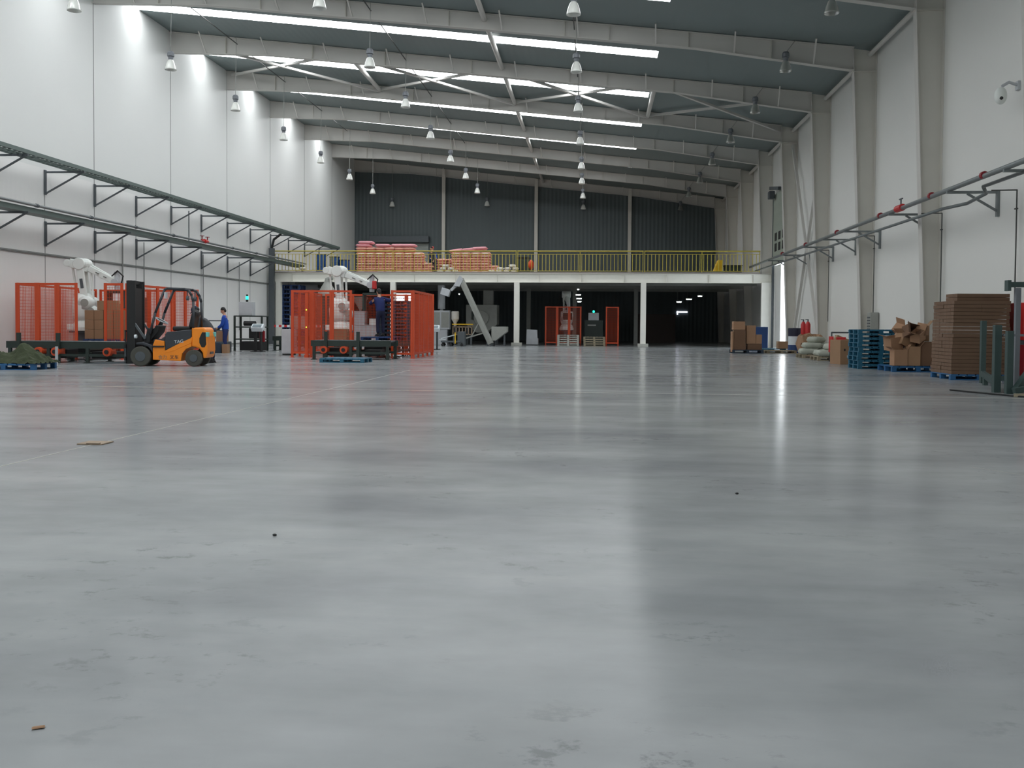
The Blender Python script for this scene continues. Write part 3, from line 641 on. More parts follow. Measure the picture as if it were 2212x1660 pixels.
# ------------------------------------------------------------------ robots
def robot(label, loc, rz, ped=.75, elbow=(-.35, 3.3), sh=(.1, 1.75), wrist=(.75, 2.62), grip=.6, red=False):
    """palletising robot seen side-on; local x points along the forearm"""
    t = thing('palletising_robot', label, 'robot', loc, rz)
    MB().box(0, 0, ped/2-.02, .35, .35, ped-.05).box(0, 0, .02, .8, .8, .04).box(0, 0, ped-.03, .8, .7, .06).build('pedestal', 'darksteel', t, bevel=.01)
    b = ped
    MB().lathe([(.42, b), (.42, b+.12), (.34, b+.3), (.3, b+.34)], n=24, cap=True).box(-.05, 0, b+.12, .9, .55, .2).build('base', 'white', t, bevel=.015)
    bd = MB().lathe([(.0, b+.34), (.3, b+.34), (.36, b+.5), (.37, b+.8), (.33, sh[1]+.1), (.2, sh[1]+.26), (0, sh[1]+.3)], c=(-.05, 0, 0), n=22).ball((.2, 0, b+.62), .26, .3, .26).cyl((.12, -.36, sh[1]-.05), (.12, .36, sh[1]-.05), .22, n=20).build('turret', 'white', t, smooth=True)
    MB().cyl((.3, -.3, b+.66), (.3, -.34, b+.66), .12).cyl((.12, -.38, sh[1]-.05), (.12, -.36, sh[1]-.05), .13).build('motor_cover', 'grey', bd)
    S = Vector((sh[0], 0, sh[1])); E_ = Vector((elbow[0], 0, elbow[1])); W_ = Vector((wrist[0], 0, wrist[1]))
    la = MB().bar(S+Vector((0, -.17, 0)), E_+Vector((0, -.17, 0)), .24, .1).bar(S+Vector((0, .17, 0)), E_+Vector((0, .17, 0)), .24, .1).build('lower_arm', 'white', t, bevel=.03)
    MB().bar(S+Vector((.22, 0, .1)), E_+Vector((.3, 0, -.1)), .06, .06).bar(S+Vector((-.3, 0, .1)), E_+Vector((-.3, 0, -.05)), .06, .06).build('link_rod', 'white', t)
    n_ = (E_-S)
    MB().bar(S+n_*.35+Vector((0, -.225, 0)), S+n_*.6+Vector((0, -.225, 0)), .1, .01).build('arm_marking', 'darksteel', la)
    f = (W_-E_).normalized(); up = Vector((-f.z, 0, f.x))
    el = MB().cyl(E_+Vector((0, -.26, 0)), E_+Vector((0, .26, 0)), .2, n=20).bar(E_+Vector((-.36, 0, .04)), E_+f*.3, .3, .28).cyl(E_+Vector((-.42, -.16, .03)), E_+Vector((-.42, .16, .03)), .12, n=16).ball(E_+f*.12+Vector((0, 0, .05)), .26, .22, .2).build('elbow_housing', 'white', t, bevel=.02)
    L_ = (W_-E_).length
    v = []
    fa = MB()
    A, B = E_+f*.15, W_
    fa.bar(A, B, .2, .2).bar(A+up*.14, B+up*.1, .05, .05).build('forearm', 'white', t, bevel=.02)
    MB().bar(E_+f*(L_*.45)+Vector((0, -.108, 0)), E_+f*(L_*.55)+Vector((0, -.108, 0)), .07, .01).bar(E_+f*(L_*.68)+Vector((0, -.108, 0)), E_+f*(L_*.76)+Vector((0, -.108, 0)), .07, .01).build('forearm_marking', 'black', t)
    wr_ = MB().cyl(W_+Vector((0, -.15, 0)), W_+Vector((0, .15, 0)), .12).cyl(W_+Vector((.05, 0, .32)), W_+Vector((.05, 0, -.25)), .09).box(W_.x+.05, 0, W_.z+.3, .16, .16, .1).build('wrist', 'lgrey', t)
    MB().tube([W_+Vector((-.1, -.1, .2)), W_+Vector((.1, -.12, .38)), W_+Vector((.28, -.1, .2)), W_+Vector((.2, -.1, -.1))], .022).build('cable_loop', 'black', wr_)
    g = W_+Vector((.05, 0, -.28))
    gr = MB().box(g.x, 0, g.z-.05, .6, .5, .08).box(g.x-.27, 0, g.z-.05-grip/2, .06, .5, grip).box(g.x+.27, 0, g.z-.05-grip/2, .06, .5, grip).build('gripper', 'dgreen', t)
    if red: MB().box(g.x+.12, -.16, g.z+.28, .15, .14, .3).build('red_cylinder_cover', 'red', gr, bevel=.03)
    return t
robot('white palletising robot arm in the left fenced cell above the boxes', (-17.1, 31.4, 0), .12, ped=.86, elbow=(-.12, 3.1), sh=(.05, 1.85), wrist=(1.02, 2.5), grip=.55)
robot('white palletising robot arm in the middle fenced cell beside the worker', (-9.3, 35.0, 0), .05, ped=.9, elbow=(-.1, 3.08), sh=(.0, 1.85), wrist=(1.1, 2.58), grip=.6, red=True)
robot('small white robot arm in the far fenced cell under the mezzanine', (-1.72, 58.75, 0), -1.45, ped=.9, elbow=(-.35, 3.05), sh=(.0, 1.85), wrist=(.55, 2.2), grip=.35)
# ------------------------------------------------------------------ conveyors
def conveyor(label, loc, rz, L_, W_, h, motors=(), rollers=True, col='dgreen', grp=None, deck=.19):
    t = thing('roller_conveyor', label, 'conveyor', loc, rz, grp)
    f = MB()
    for y in (-W_/2, W_/2): f.box(L_/2, y, h-deck/2, L_, .06, deck)
    f.build('side_frame', col, t)
    n = max(2, int(L_/1.1)+1)
    for k in range(n):
        x = .1+(L_-.2)*k/(n-1)
        for y in (-W_/2, W_/2): MB().box(x, y, (h-deck)/2, .09, .07, h-deck).box(x, y, .01, .18, .14, .02).build('leg', col, t)
    g = MB()
    g.box(L_/2, -W_/2, .22, L_-.2, .05, .07); g.box(L_/2, W_/2, .22, L_-.2, .05, .07); g.build('cross_rail', col, t)
    MB().box(L_*.3, 0, .25, L_*.28, W_*.5, .26).build('drive_box', 'black', t, bevel=.02); MB().box(L_*.75, 0, .22, L_*.2, W_*.6, .2).build('drive_box', 'black', t, bevel=.02)
    if rollers:
        r = None; x = .08
        while x < L_-.04:
            if r is None: r = MB().cyl((0, -W_/2+.03, 0), (0, W_/2-.03, 0), .038, n=10).build('roller', 'darksteel', t, smooth=True)
            else: r = r.copy(); COL.objects.link(r)
            r.location = (x, 0, h-.035); x += .16
    for mx in motors:
        mo = MB().cyl((mx, -W_/2-.16, .32), (mx, -W_/2+.1, .32), .12, n=18).box(mx, -W_/2+.1, .3, .2, .2, .22).build('drive_motor', 'orange', t)
        MB().cyl((mx, -W_/2-.2, .32), (mx, -W_/2-.16, .32), .06, n=12).build('motor_fan_cap', 'black', mo)
    return t
conveyor('long dark green roller conveyor at the front of the left robot cell', (-16.45, 26.6, 0), 0, 3.6, 1.25, .6, (.55, 1.0, 1.5, 3.0))
conveyor('dark chain conveyor carrying the boxes into the left robot cell', (-15.6, 27.6, 0), PI/2, 3.4, 1.2, .5, (), True)
conveyor('dark green roller conveyor at the front of the middle robot cell', (-9.1, 31.2, 0), 0, 2.6, 1.2, .62, (.45, 1.1))
conveyor('dark roller conveyor under the stacked pallets in the middle robot cell', (-7.55, 32.0, 0), PI/2, 4.2, 1.25, .55, ())
t = thing('conveyor_guide', 'pair of dark upright pallet guides on the left cell conveyor', 'guide', (0, 0, 0))
for x in (-16.05, -14.9): MB().box(x, 25.9, .42, .1, .08, .84).build('upright', 'dgreen', t)
t = thing('conveyor_guide', 'pair of dark upright pallet guides on the middle cell conveyor', 'guide', (0, 0, 0))
for x in (-8.6, -7.55): MB().box(x, 30.55, .45, .1, .08, .9).build('upright', 'dgreen', t)
# ------------------------------------------------------------------ pallets, cartons
def pallet(label, loc, rz, col='palblue', sx=1.2, sy=1.0, h=.15, grp=None, name='pallet'):
    t = thing(name, label, 'pallet', loc, rz, grp)
    d = MB()
    for k in range(7): d.box(-sx/2+sx/14+k*sx/7, 0, h-.012, sx/7-.03, sy, .024)
    for y in (-sy/2+.05, 0, sy/2-.05): d.box(0, y, h-.034, sx, .1, .02)
    d.build('deck', col, t)
    b = MB()
    for x in (-sx/2+.06, 0, sx/2-.06):
        for y in (-sy/2+.06, 0, sy/2-.06): b.box(x, y, h/2-.01, .11, .11, h-.05)
    for y in (-sy/2+.06, 0, sy/2-.06): b.box(0, y, .01, sx, .1, .02)
    b.build('feet', col, t)
    return t
P0 = pallet('blue pallet with a tarpaulin heap at the left edge of the floor', (-13.95, 22.35, 0), .1, 'palblue', 1.5, 1.15)
pallet('flat blue-grey pallet on the floor in front of the middle robot cell', (-7.45, 28.7, 0), .0, 'palteal', 1.35, 1.1, .13)
# tarpaulin heap
hp = MB(); N_ = 26
vg = [[None]*(N_+1) for _ in range(N_+1)]
for i in range(N_+1):
    for j in range(N_+1):
        u, v = 2*i/N_-1, 2*j/N_-1; rr = max(abs(u), abs(v))
        z = .30*max(0, 1-rr**1.6)+.16*max(0, 1-((u-.45)**2+(v)**2)*3)+.05*math.sin(7*u+3*v)*(1-rr)+.03*math.sin(19*u*v+5*u)+random.uniform(-.02, .02)
        vg[i][j] = hp.bm.verts.new((u*.78, v*.55, max(0, z)))
for i in range(N_):
    for j in range(N_): hp.bm.faces.new((vg[i][j], vg[i+1][j], vg[i+1][j+1], vg[i][j+1]))
bo = [hp.bm.verts.new((x, y, 0)) for x, y in ((-.78, -.55), (.78, -.55), (.78, .55), (-.78, .55))]; hp.bm.faces.new(bo[::-1])
o = hp.build('tarpaulin', 'tarp', loc=(-13.9, 22.35, .15)); tag(o, 'crumpled olive and black tarpaulin heaped on the blue pallet at left', 'tarpaulin')
t = thing('marker_post', 'short pale grey post standing in front of the left conveyor', 'post', (-13.62, 23.6, 0))
MB().box(0, 0, .26, .05, .05, .52).build('shaft', 'lgrey', t); MB().box(0, 0, .01, .16, .16, .02).build('base_plate', 'grey', t)
def carton(label, loc, rz, sx, sy, sz, m='card', grp=None, tape=True):
    t = thing('carton', label, 'box', loc, rz, grp)
    MB().box(0, 0, sz/2, sx, sy, sz).build('body', m, t, bevel=.006)
    if tape: MB().box(0, 0, sz+.001, sx+.004, .05, .004).box(sx/2+.002, 0, sz-.05, .003, .05, .1).box(-sx/2-.002, 0, sz-.05, .003, .05, .1).build('tape', 'tape', t)
    return t
pallet('blue pallet under the brown boxes in the left robot cell', (-16.0, 31.0, .5), 0, 'palnavy', 1.35, 1.1, .1)
c0 = carton('brown taped box stacked in the left robot cell', (0, 0, 0), 0, .31, .5, .31, 'card', 'brown boxes in the left robot cell')
k_ = 0
for l in range(3):
    for c_ in range(4):
        lab = 'brown box in the left robot cell, %s layer, %s from the left' % (['bottom', 'middle', 'upper'][l], NUM[c_])
        loc = (-16.48+c_*.325, 30.75, .6+l*.315)
        if k_ == 0: c0.location = loc; c0['label'] = lab; k_ = 1
        else: dup(c0, loc, label=lab)
for c_ in range(2): dup(c0, (-16.05+c_*.34, 30.75, .6+3*.315), label='brown box on top of the stack in the left robot cell, %s one' % ['left', 'right'][c_])
m_ = MB()
for c_ in (0, 2): m_.box(-16.35+c_*.325+.1, 30.49, 1.1, .14, .004, .1)
for q in range(2):
    for p_ in range(2): dup(c0, (-18.0+q*.33+.4, 32.6, .55+p_*.32) if 0 else (-17.9+q*.33, 33.5, 1.0+p_*.315), label='dim brown box behind the fence left of the robot, %s %s' % (['lower', 'upper'][p_], ['left', 'right'][q]), group='brown boxes behind the left fence')
tag(MB().box(-17.73, 33.5, .485, .8, .8, .94).build('pallet_stand', 'dgreen'), 'dark stand holding boxes left of the left robot', 'stand')
tag(MB().box(-16.25, 33.6, 1.6, .0001+.4, .3, .9).box(-16.25, 33.6, .57, .1, .1, 1.14).build('control_box', 'dgreen'), 'dark hanging control box behind the left robot cell boxes', 'control box')
# ------------------------------------------------------------------ people
def skinned(name, pts, edges, m, parent, sub=2):
    """pts: list of (x,y,z,radius or (rx,ry)); one continuous surface grown on a skeleton"""
    me = bpy.data.meshes.new(name); me.from_pydata([p[:3] for p in pts], edges, []); me.update()
    o = bpy.data.objects.new(name, me); COL.objects.link(o)
    o.modifiers.new('skin', 'SKIN'); 
    if not me.skin_vertices:
        bm = bmesh.new(); bm.from_mesh(me); bm.verts.layers.skin.verify(); bm.to_mesh(me); bm.free()
    for i, v in enumerate(me.skin_vertices[0].data):
        r = pts[i][3]; v.radius = r if isinstance(r, tuple) else (r, r); v.use_root = (i == 0)
    s = o.modifiers.new('sub', 'SUBSURF'); s.levels = sub; s.render_levels = sub
    dg = bpy.context.evaluated_depsgraph_get(); ev = o.evaluated_get(dg)
    nm = bpy.data.meshes.new_from_object(ev); nm.name = name
    old = o.data; o.modifiers.clear(); o.data = nm; bpy.data.meshes.remove(old)
    nm.materials.clear(); nm.materials.append(M[m])
    for p in nm.polygons: p.use_smooth = True
    o.parent = parent
    return o
def person(label, loc, rz, top='cloth_blue', trou='cloth_dnavy', lean=0, hands=((.3, .28, 1.0), (.3, -.28, 1.0)), elbows=None, headtilt=.12, cap=None, feet=((0, .11), (0, -.11)), sit=False, scale=1, legs=None):
    """faces local +x"""
    t = thing('person', label, 'person', loc, rz); t.scale = (scale,)*3
    hx = 0; hz = .93 if not sit else .5
    sx, sz = hx+.5*math.sin(lean), hz+.5*math.cos(lean)        # base of the neck line
    nx, nz = sx+.06*math.sin(lean), sz+.06
    Hx, Hz = sx+.12*math.sin(lean)+.03, sz+.21
    P = [(hx, 0, hz, (.12, .09)), (hx*.5+sx*.5, 0, (hz+sz)/2, (.115, .08)), (sx, 0, sz-.06, (.13, .08)), (nx, 0, nz, .055), (Hx, 0, Hz-.05, .07)]
    E_ = [(0, 1), (1, 2), (2, 3), (3, 4)]
    A = []
    for s, h, e in ((1, hands[0], (elbows or (None, None))[0]), (-1, hands[1], (elbows or (None, None))[1])):
        sh = Vector((sx, s*.19, sz-.05)); hd = Vector(h)
        if e is None:
            mid = (sh+hd)/2; d = (hd-sh).length; b = math.sqrt(max(.001, .28**2-(d/2)**2)) if d < .56 else .03
            e = mid+Vector((-.5, s*.35, -.8)).normalized()*b
        A.append((s, sh, Vector(e), hd))
    for s, sh, e, hd in A:
        n = len(P); P += [(sh.x, sh.y, sh.z, .062), (e.x, e.y, e.z, .045), (hd.x, hd.y, hd.z, .028)]; E_ += [(2, n), (n, n+1), (n+1, n+2)]
    Lg = []
    for i, s in enumerate((1, -1)):
        if legs: kn, an = Vector(legs[i][0]), Vector(legs[i][1])
        elif sit: kn, an = Vector((.42, s*.12, .5)), Vector((.45, s*.12, .09))
        else: kn, an = Vector((.03+feet[i][0]*.5, s*.1, .5)), Vector((feet[i][0], feet[i][1], .09))
        Lg.append((s, kn, an))
        n = len(P); P += [(hx, s*.09, hz-.06, .085), (kn.x, kn.y, kn.z, .058), (an.x, an.y, an.z, .038), (an.x+.14, an.y, .035, (.036, .03))]
        E_ += [(0, n), (n, n+1), (n+1, n+2), (n+2, n+3)]
    body = skinned('body', P, E_, 'skin', t)
    # head with face
    hd = MB(); T = Matrix.Translation((Hx+.015, 0, Hz)) @ Matrix.Rotation(headtilt, 4, 'Y')
    hd.ball((0, 0, .01), .098, .076, .118, 20, 16, T).ball((.035, 0, -.06), .06, .05, .06, 14, 10, T).ball((.1, 0, -.015), .018, .013, .026, 8, 6, T)
    for s in (1, -1): hd.ball((-.005, s*.077, -.01), .018, .01, .03, 8, 6, T)
    h_ = hd.build('head', 'skin', body, smooth=True)
    ey = MB()
    for s in (1, -1): ey.ball((.086, s*.03, .015), .012, .012, .007, 8, 6, T)
    ey.box(0, 0, 0, .0001, .0001, .0001) if 0 else None
    ey.build('eyes', 'hair', h_)
    mo = MB().ball((.09, 0, -.068), .01, .025, .006, 8, 6, T).build('mouth', 'redd', h_)
    if cap:
        MB().ball((-.005, 0, .05), .108, .088, .085, 18, 12, T).ball((.1, 0, .055), .07, .06, .012, 12, 6, T).build('cap', cap, body, smooth=True)
        MB().ball((-.035, 0, .0), .085, .08, .09, 16, 12, T).build('hair', 'hair', body, smooth=True)
    else:
        MB().ball((-.018, 0, .045), .1, .084, .098, 18, 14, T).ball((-.05, 0, -.01), .068, .075, .085, 14, 10, T).build('hair', 'hair', body, smooth=True)
    # hands: palm, four fingers, thumb
    for s, sh, e, hnd in A:
        d = (hnd-e).normalized(); side = d.cross(Vector((0, 0, 1))); side = side.normalized() if side.length > .1 else Vector((1, 0, 0)); nrm = side.cross(d)
        hm = MB()
        c = hnd+d*.045
        Tm = Matrix((d*.05, side*.042, nrm*.018)).transposed().to_4x4(); Tm.translation = c
        hm.ball((0, 0, 0), 1, 1, 1, 12, 8, Tm)
        for q, (off, ln) in enumerate(((-.03, .058), (-.01, .07), (.01, .066), (.03, .05))):
            a = c+d*.035+side*off; b = a+d*ln*.55-nrm*.006; g = b+d*ln*.4-nrm*.02
            hm.tube([a, b, g], .0085, 6)
        a = c-d*.01+side*(.035 if s > 0 else -.035); b = a+side*(.025 if s > 0 else -.025)+d*.03; hm.tube([a, b, b+d*.025-nrm*.01], .0095, 6)
        hm.build('hand', 'skin', body, smooth=True)
    # clothing over the body
    JP = [(hx-.02*math.sin(lean), 0, hz-.1, (.19, .15)), ((hx+sx)/2, 0, (hz+sz)/2, (.19, .15)), (sx, 0, sz-.06, (.2, .135)), (nx, 0, nz-.02, .066)]
    JE = [(0, 1), (1, 2), (2, 3)]
    for s, sh, e, hnd in A:
        n = len(JP); w_ = e+(hnd-e)*.9
        JP += [(sh.x, sh.y, sh.z, .085), (e.x, e.y, e.z, .072), (w_.x, w_.y, w_.z, .044)]; JE += [(2, n), (n, n+1), (n+1, n+2)]
    skinned('jacket', JP, JE, top, body)
    TP = [(hx, 0, hz+.1, (.15, .118)), (hx, 0, hz-.04, (.155, .12))]; TE = [(0, 1)]
    for s, kn, an in Lg:
        n = len(TP); TP += [(hx+.0, s*.095, hz-.12 if not sit else hz-.03, .1), (kn.x, kn.y, kn.z, .075), (an.x, an.y, an.z+.01, .062)]; TE += [(1, n), (n, n+1), (n+1, n+2)]
    skinned('trousers', TP, TE, trou, body)
    for s, kn, an in Lg:
        z0 = an.z-.09
        MB().ball((an.x+.07, an.y, z0+.045), .15, .05, .048, 14, 8).box(an.x+.06, an.y, z0+.012, .28, .09, .022).ball((an.x, an.y, z0+.09), .05, .045, .06, 10, 8).build('shoe', 'black', body, smooth=False)
    return t
person('person in bright blue overalls standing head bowed by the white wall', (-14.43, 37.0, 0), PI+.25, 'cloth_blue', 'cloth_navy', .06, hands=((.3, .12, .95), (.3, -.12, .95)), headtilt=.45)
person('person in navy overalls standing on the pallets and reaching into the robot cell', (-7.62, 34.15, .72), 2.2, 'cloth_navy', 'cloth_dnavy', .22, hands=((.5, .2, 1.25), (.15, -.62, 1.45)), elbows=((.25, .3, 1.2), (.12, -.42, 1.32)), headtilt=.3, scale=.97)
person('person in a dark grey jacket and navy cap bending behind the forklift', (-11.0, 27.2, 0), 3.3, 'cloth_grey', 'cloth_dnavy', .75, hands=((.55, .15, .75), (.55, -.15, .75)), headtilt=.9, cap='cloth_dnavy')
person('person in blue with a red cap behind the pink sacks on the mezzanine', (-9.75, 57.6, ZM), -1.2, 'cloth_blue', 'cloth_dnavy', .15, hands=((.35, .2, 1.0), (.35, -.2, 1.0)), cap='red', scale=.93)
person('person with dark hair and dark clothes in the gap between the sack stacks', (-9.45, 56.5, ZM), -1.9, 'cloth_grey', 'cloth_dnavy', .5, hands=((.4, .2, .8), (.4, -.2, .8)), headtilt=.6, scale=.9)
# ------------------------------------------------------------------ forklift (local x forward, origin on the floor under the front axle)
def forklift(loc, rz):
    t = thing('forklift', 'orange and charcoal forklift truck with empty seat facing the left robot cell', 'forklift', loc, rz)
    W = .44
    sq = lambda pts: [((-1.3+(x+1.3)*.62) if x < -1.3 else x, z) for x, z in pts]
    # chassis side profile
    ch = [(-.3, .17), (-1.02, .14), (-1.06, .34), (-1.16, .46), (-1.3, .52), (-1.3, .62), (-.88, .44), (-.62, .36), (-.6, .66), (-.36, .7), (-.3, .55)]
    MB().prism(ch, -W, W).build('chassis', 'fork_or', t, bevel=.012)
    cw = [(-1.3, .52), (-1.38, .51), (-1.5, .47), (-1.58, .36), (-1.6, .2), (-1.68, .24), (-1.71, .42), (-1.7, .8), (-1.66, .98), (-1.6, 1.03), (-1.3, 1.02)]
    cwo = MB().prism(cw, -W, W).build('counterweight', 'fork_or', t, bevel=.05)
    MB().prism([(-1.32, .78), (-1.3, .62), (-.85, .42), (-.6, .35), (-.6, .4)], -W-.004, W+.004).build('swoosh_panel', 'fork_or', t)
    MB().prism([(-1.57, .9), (-1.5, .74), (-1.5, .62), (-1.56, .5), (-1.64, .5), (-1.68, .58), (-1.67, .9)], -W-.006, W+.006).build('rear_lamp_recess', 'black', cwo, bevel=.01)
    for s in (1, -1): MB().box(-1.68, s*.36, .84, .1, .16, .12).build('rear_sticker', 'teal', cwo, bevel=.01)
    MB().box(-1.7, 0, .35, .06, .3, .06).build('drawbar_pin', 'darksteel', cwo)
    hood = [(-.62, .42), (-.62, .84), (-.66, .9), (-1.3, .97), (-1.3, .74)]
    hd = MB().prism(hood, -W-.006, W+.006).build('battery_hood', 'fork_blk', t, bevel=.015)
    MB().prism([(-.3, .55), (-.05, .64), (.12, .62), (.12, .56), (-.02, .56), (-.2, .5), (-.3, .36)], -W-.02, W+.02).prism([(-.62, .8), (-.5, .72), (-.3, .7), (-.3, .6), (-.62, .6)], -W+.05, W-.05).build('front_fender', 'fork_blk', t, bevel=.02)
    MB().box(-.45, 0, .52, .3, .95, .04).build('footplate', 'black', t)
    MB().prism([(-.2, .66), (-.12, .66), (-.34, 1.08), (-.44, 1.06), (-.4, .9)], -.3, .3).prism([(-.05, .6), (-.2, .6), (-.24, 1.0), (-.14, 1.0)], -.36, .36).build('dashboard', 'black', t, bevel=.02)
    T = Matrix.Translation((-.42, .06, 1.2)) @ Matrix.Rotation(-.5, 4, 'Y')
    st = MB().ring((0, 0, 0), .17, .016, 'Z', 24, T).build('steering_wheel', 'lgrey', t, smooth=True)
    MB().cyl((-.3, .06, .98), (-.42, .06, 1.2), .025).box(-.42, .06, 1.2, .2, .03, .02, ry=-.5).build('steering_column', 'black', st)
    MB().box(-.98, 0, .99, .46, .5, .12).build('seat_cushion', 'black', t, bevel=.04)
    MB().bar((-1.22, 0, 1.02), (-1.32, 0, 1.45), .12, .46).ball((-1.3, 0, 1.38), .1, .2, .12).build('seat_back', 'black', t, bevel=.04)
    for s in (1, -1):
        MB().cyl((0, s*.32, .26), (0, s*.5, .26), .26, n=30).build('front_wheel', 'tyre', t, bevel=.02)
        MB().cyl((0, s*.5, .26), (0, s*.515, .26), .13, n=20).build('wheel_hub', 'darksteel', t.children[-1])
        MB().cyl((-1.36, s*.32, .22), (-1.36, s*.48, .22), .22, n=30).build('rear_wheel', 'tyre', t, bevel=.02)
        MB().cyl((-1.36, s*.48, .22), (-1.36, s*.495, .22), .1, n=20).build('wheel_hub', 'darksteel', t.children[-1])
    # overhead guard
    for s in (1, -1):
        y = s*.4
        MB().tube([(-.22, y, .85), (-.36, y, 1.4), (-.6, y, 2.0), (-.66, y, 2.04), (-1.12, y, 2.03), (-1.22, y, 1.99), (-1.3, y, 1.86), (-1.34, y, 1.7), (-1.35, y, 1.0)], .034, 10).build('guard_leg', 'fork_blk', t, smooth=True)
    g = MB()
    for x in (-.62, -.74, -.86, -.98, -1.1): g.bar((x, -.4, 2.045), (x, .4, 2.045), .04, .03)
    g.build('guard_roof_bars', 'fork_blk', t)
    MB().box(-.62, .35, 1.86, .03, .2, .16).build('licence_plate', 'screen', t)
    for s in (1, -1): MB().cyl((-1.18, s*.38, 1.99), (-1.18, s*.38, 1.84), .015).cyl((-1.16, s*.38, 1.79), (-1.22, s*.38, 1.79), .06, n=16).build('work_lamp', 'darksteel', t)
    # mast, carriage, forks
    for s in (1, -1):
        MB().box(.27, s*.36, 1.15, .22, .08, 2.18).box(.27, s*.27, 1.12, .18, .06, 2.1).build('mast_rail', 'black', t)
    m = MB()
    for z in (.4, 1.15, 2.2): m.box(.3, 0, z, .1, .78, .09)
    m.cyl((.26, .12, .3), (.26, .12, 2.0), .035).cyl((.26, -.12, .3), (.26, -.12, 2.0), .035).box(.2, .0, 1.25, .03, .56, 1.6)
    m.build('mast_crossmember', 'black', t)
    for s in (1, -1): MB().bar((-.1, s*.4, .72), (.24, s*.36, 1.2), .05).build('tilt_cylinder', 'darksteel', t)
    c = MB().box(.4, 0, .52, .04, .95, .1).box(.4, 0, .2, .04, .95, .1)
    for y in (-.42, -.2, 0, .2, .42): c.box(.4, y, .72, .03, .03, .42)
    c.box(.4, 0, .92, .03, .9, .04).build('carriage', 'black', t)
    for s in (1, -1): MB().box(.44, s*.28, .32, .04, .1, .5).prism([(.42, .06), (1.45, .05), (1.45, .065), (.42, .11)], s*.28-.05, s*.28+.05).build('fork', 'darksteel', t)
    for s in (1, -1): MB().cyl((.1, s*.45, .78), (.16, s*.45, .78), .05, n=14).build('head_lamp', 'screen', t)
    # lettering on the side
    def text(s, size, loc, m, par, rot):
        cu = bpy.data.curves.new('lettering', 'FONT'); cu.body = s; cu.size = size; cu.extrude = .002
        o = bpy.data.objects.new('tmp', cu); COL.objects.link(o); dg = bpy.context.evaluated_depsgraph_get()
        me = bpy.data.meshes.new_from_object(o.evaluated_get(dg)); bpy.data.objects.remove(o)
        me.materials.clear(); me.materials.append(M[m]); q = bpy.data.objects.new('lettering', me); COL.objects.link(q); q.parent = par; q.location = loc; q.rotation_euler = rot; return q
    text('\u53c9\u8f66', .115, (-.74, W+.004, .2), 'fork_blk', t, (PI/2, 0, PI))
    text('\u5408\u529b', .115, (-.44, W+.004, .2), 'plate', t, (PI/2, 0, PI))
    text('TAG', .12, (-.86, W+.009, .6), 'screen', hd, (PI/2, -.1, PI))
    return t, text
fk, text_on = forklift((-11.9, 24.95, 0), math.atan2(-.143, -.988))
# ------------------------------------------------------------------ equipment left of the middle cell
t = thing('control_cart', 'dark green steel machine frame with open shelves near the left wall', 'machine', (-14.2, 39.3, 0))
f = MB()
for x in (-.6, .55):
    for y in (-.35, .35): f.box(x, y, .74, .07, .07, 1.46)
for z in (.5, 1.0, 1.45): f.box(-.02, 0, z, 1.2, .76, .05)
f.build('frame', 'dgreen', t)
MB().box(.1, -.05, .22, .95, .6, .38).box(.2, 0, .75, .5, .45, .42).cyl((-.2, -.36, 1.15), (.3, -.36, 1.15), .1).build('drive_unit', 'black', t, bevel=.02)
MB().box(.55, -.3, .62, .2, .12, .45).build('red_guard', 'redd', t)
t = thing('electrical_cabinet', 'pale grey electrical cabinet with a green signal lamp on the machine frame', 'cabinet', (-14.4, 39.3, 1.48))
MB().box(0, 0, .28, .58, .35, .56).build('housing', 'lgrey', t, bevel=.01); MB().box(-.0, -.178, .28, .5, .006, .46).build('door', 'lgrey', t)
MB().cyl((0, 0, .56), (0, 0, .66), .05).build('lamp_base', 'black', t); MB().cyl((0, 0, .66), (0, 0, .8), .055, n=14).build('signal_lamp', 'beacon', t); MB().cyl((0, 0, .8), (0, 0, .87), .04).build('lamp_cap', 'black', t)
def terminal(label, loc, rz):
    t = thing('operator_terminal', label, 'control panel', loc, rz)
    MB().box(0, 0, .42, .09, .12, .84).box(.22, 0, .42, .06, .12, .84).box(.1, 0, .015, .5, .4, .03).build('stand', 'black', t)
    h = MB().box(.1, -.02, .98, .48, .3, .2, rx=.6).build('housing', 'screen', t, bevel=.02)
    MB().box(.1, -.11, 1.06, .36, .18, .01, rx=.6).build('display', 'screend', h)
    return t
terminal('white operator terminal on a dark stand in front of the machine frame', (-13.72, 38.4, 0), 0)
terminal('white operator terminal on a dark stand right of the middle robot cell', (-7.5, 44.5, 0), 0)
t = thing('work_table', 'dark steel frame table behind the person in bright blue', 'table', (-15.6, 38.2, 0))
f = MB().box(.0, 0, .85, 1.5, .5, .04).box(0, .2, 1.25, 1.5, .04, .04)
for x in (-.7, .7):
    for y in (-.2, .2): f.box(x, y, .42 if y < 0 else .63, .05, .05, .84 if y < 0 else 1.26)
f.build('frame', 'darksteel', t)
tag(MB().box(0, 0, .04, .3, .2, .08).cyl((-.2, 0, .04), (.2, .05, .09), .03).build('hand_tool', 'black', loc=(-15.3, 38.15, .87)), 'small black tool lying on the dark steel table', 'tool')
carton('tan carton standing behind the person in bright blue', (-14.85, 37.75, .42), .1, .4, .35, .42, 'card2')
tag(MB().box(0, 0, .21, .6, .45, .42).build('storage_crate', 'darksteel', bevel=.02, loc=(-14.85, 37.75, 0)), 'dark crate under the tan carton by the white wall', 'crate')
t = thing('tool_chest', 'low black machine box with white lettering behind the forklift', 'box', (-15.2, 36.6, 0))
MB().box(0, 0, .22, .6, .4, .44).build('body', 'dgreen', t, bevel=.01)
text_on('KTA', .17, (-.2, -.205, .18), 'screen', t, (PI/2, 0, 0))
t = thing('tool_chest', 'low dark box right of the lettered machine box', 'box', (-14.55, 36.35, 0))
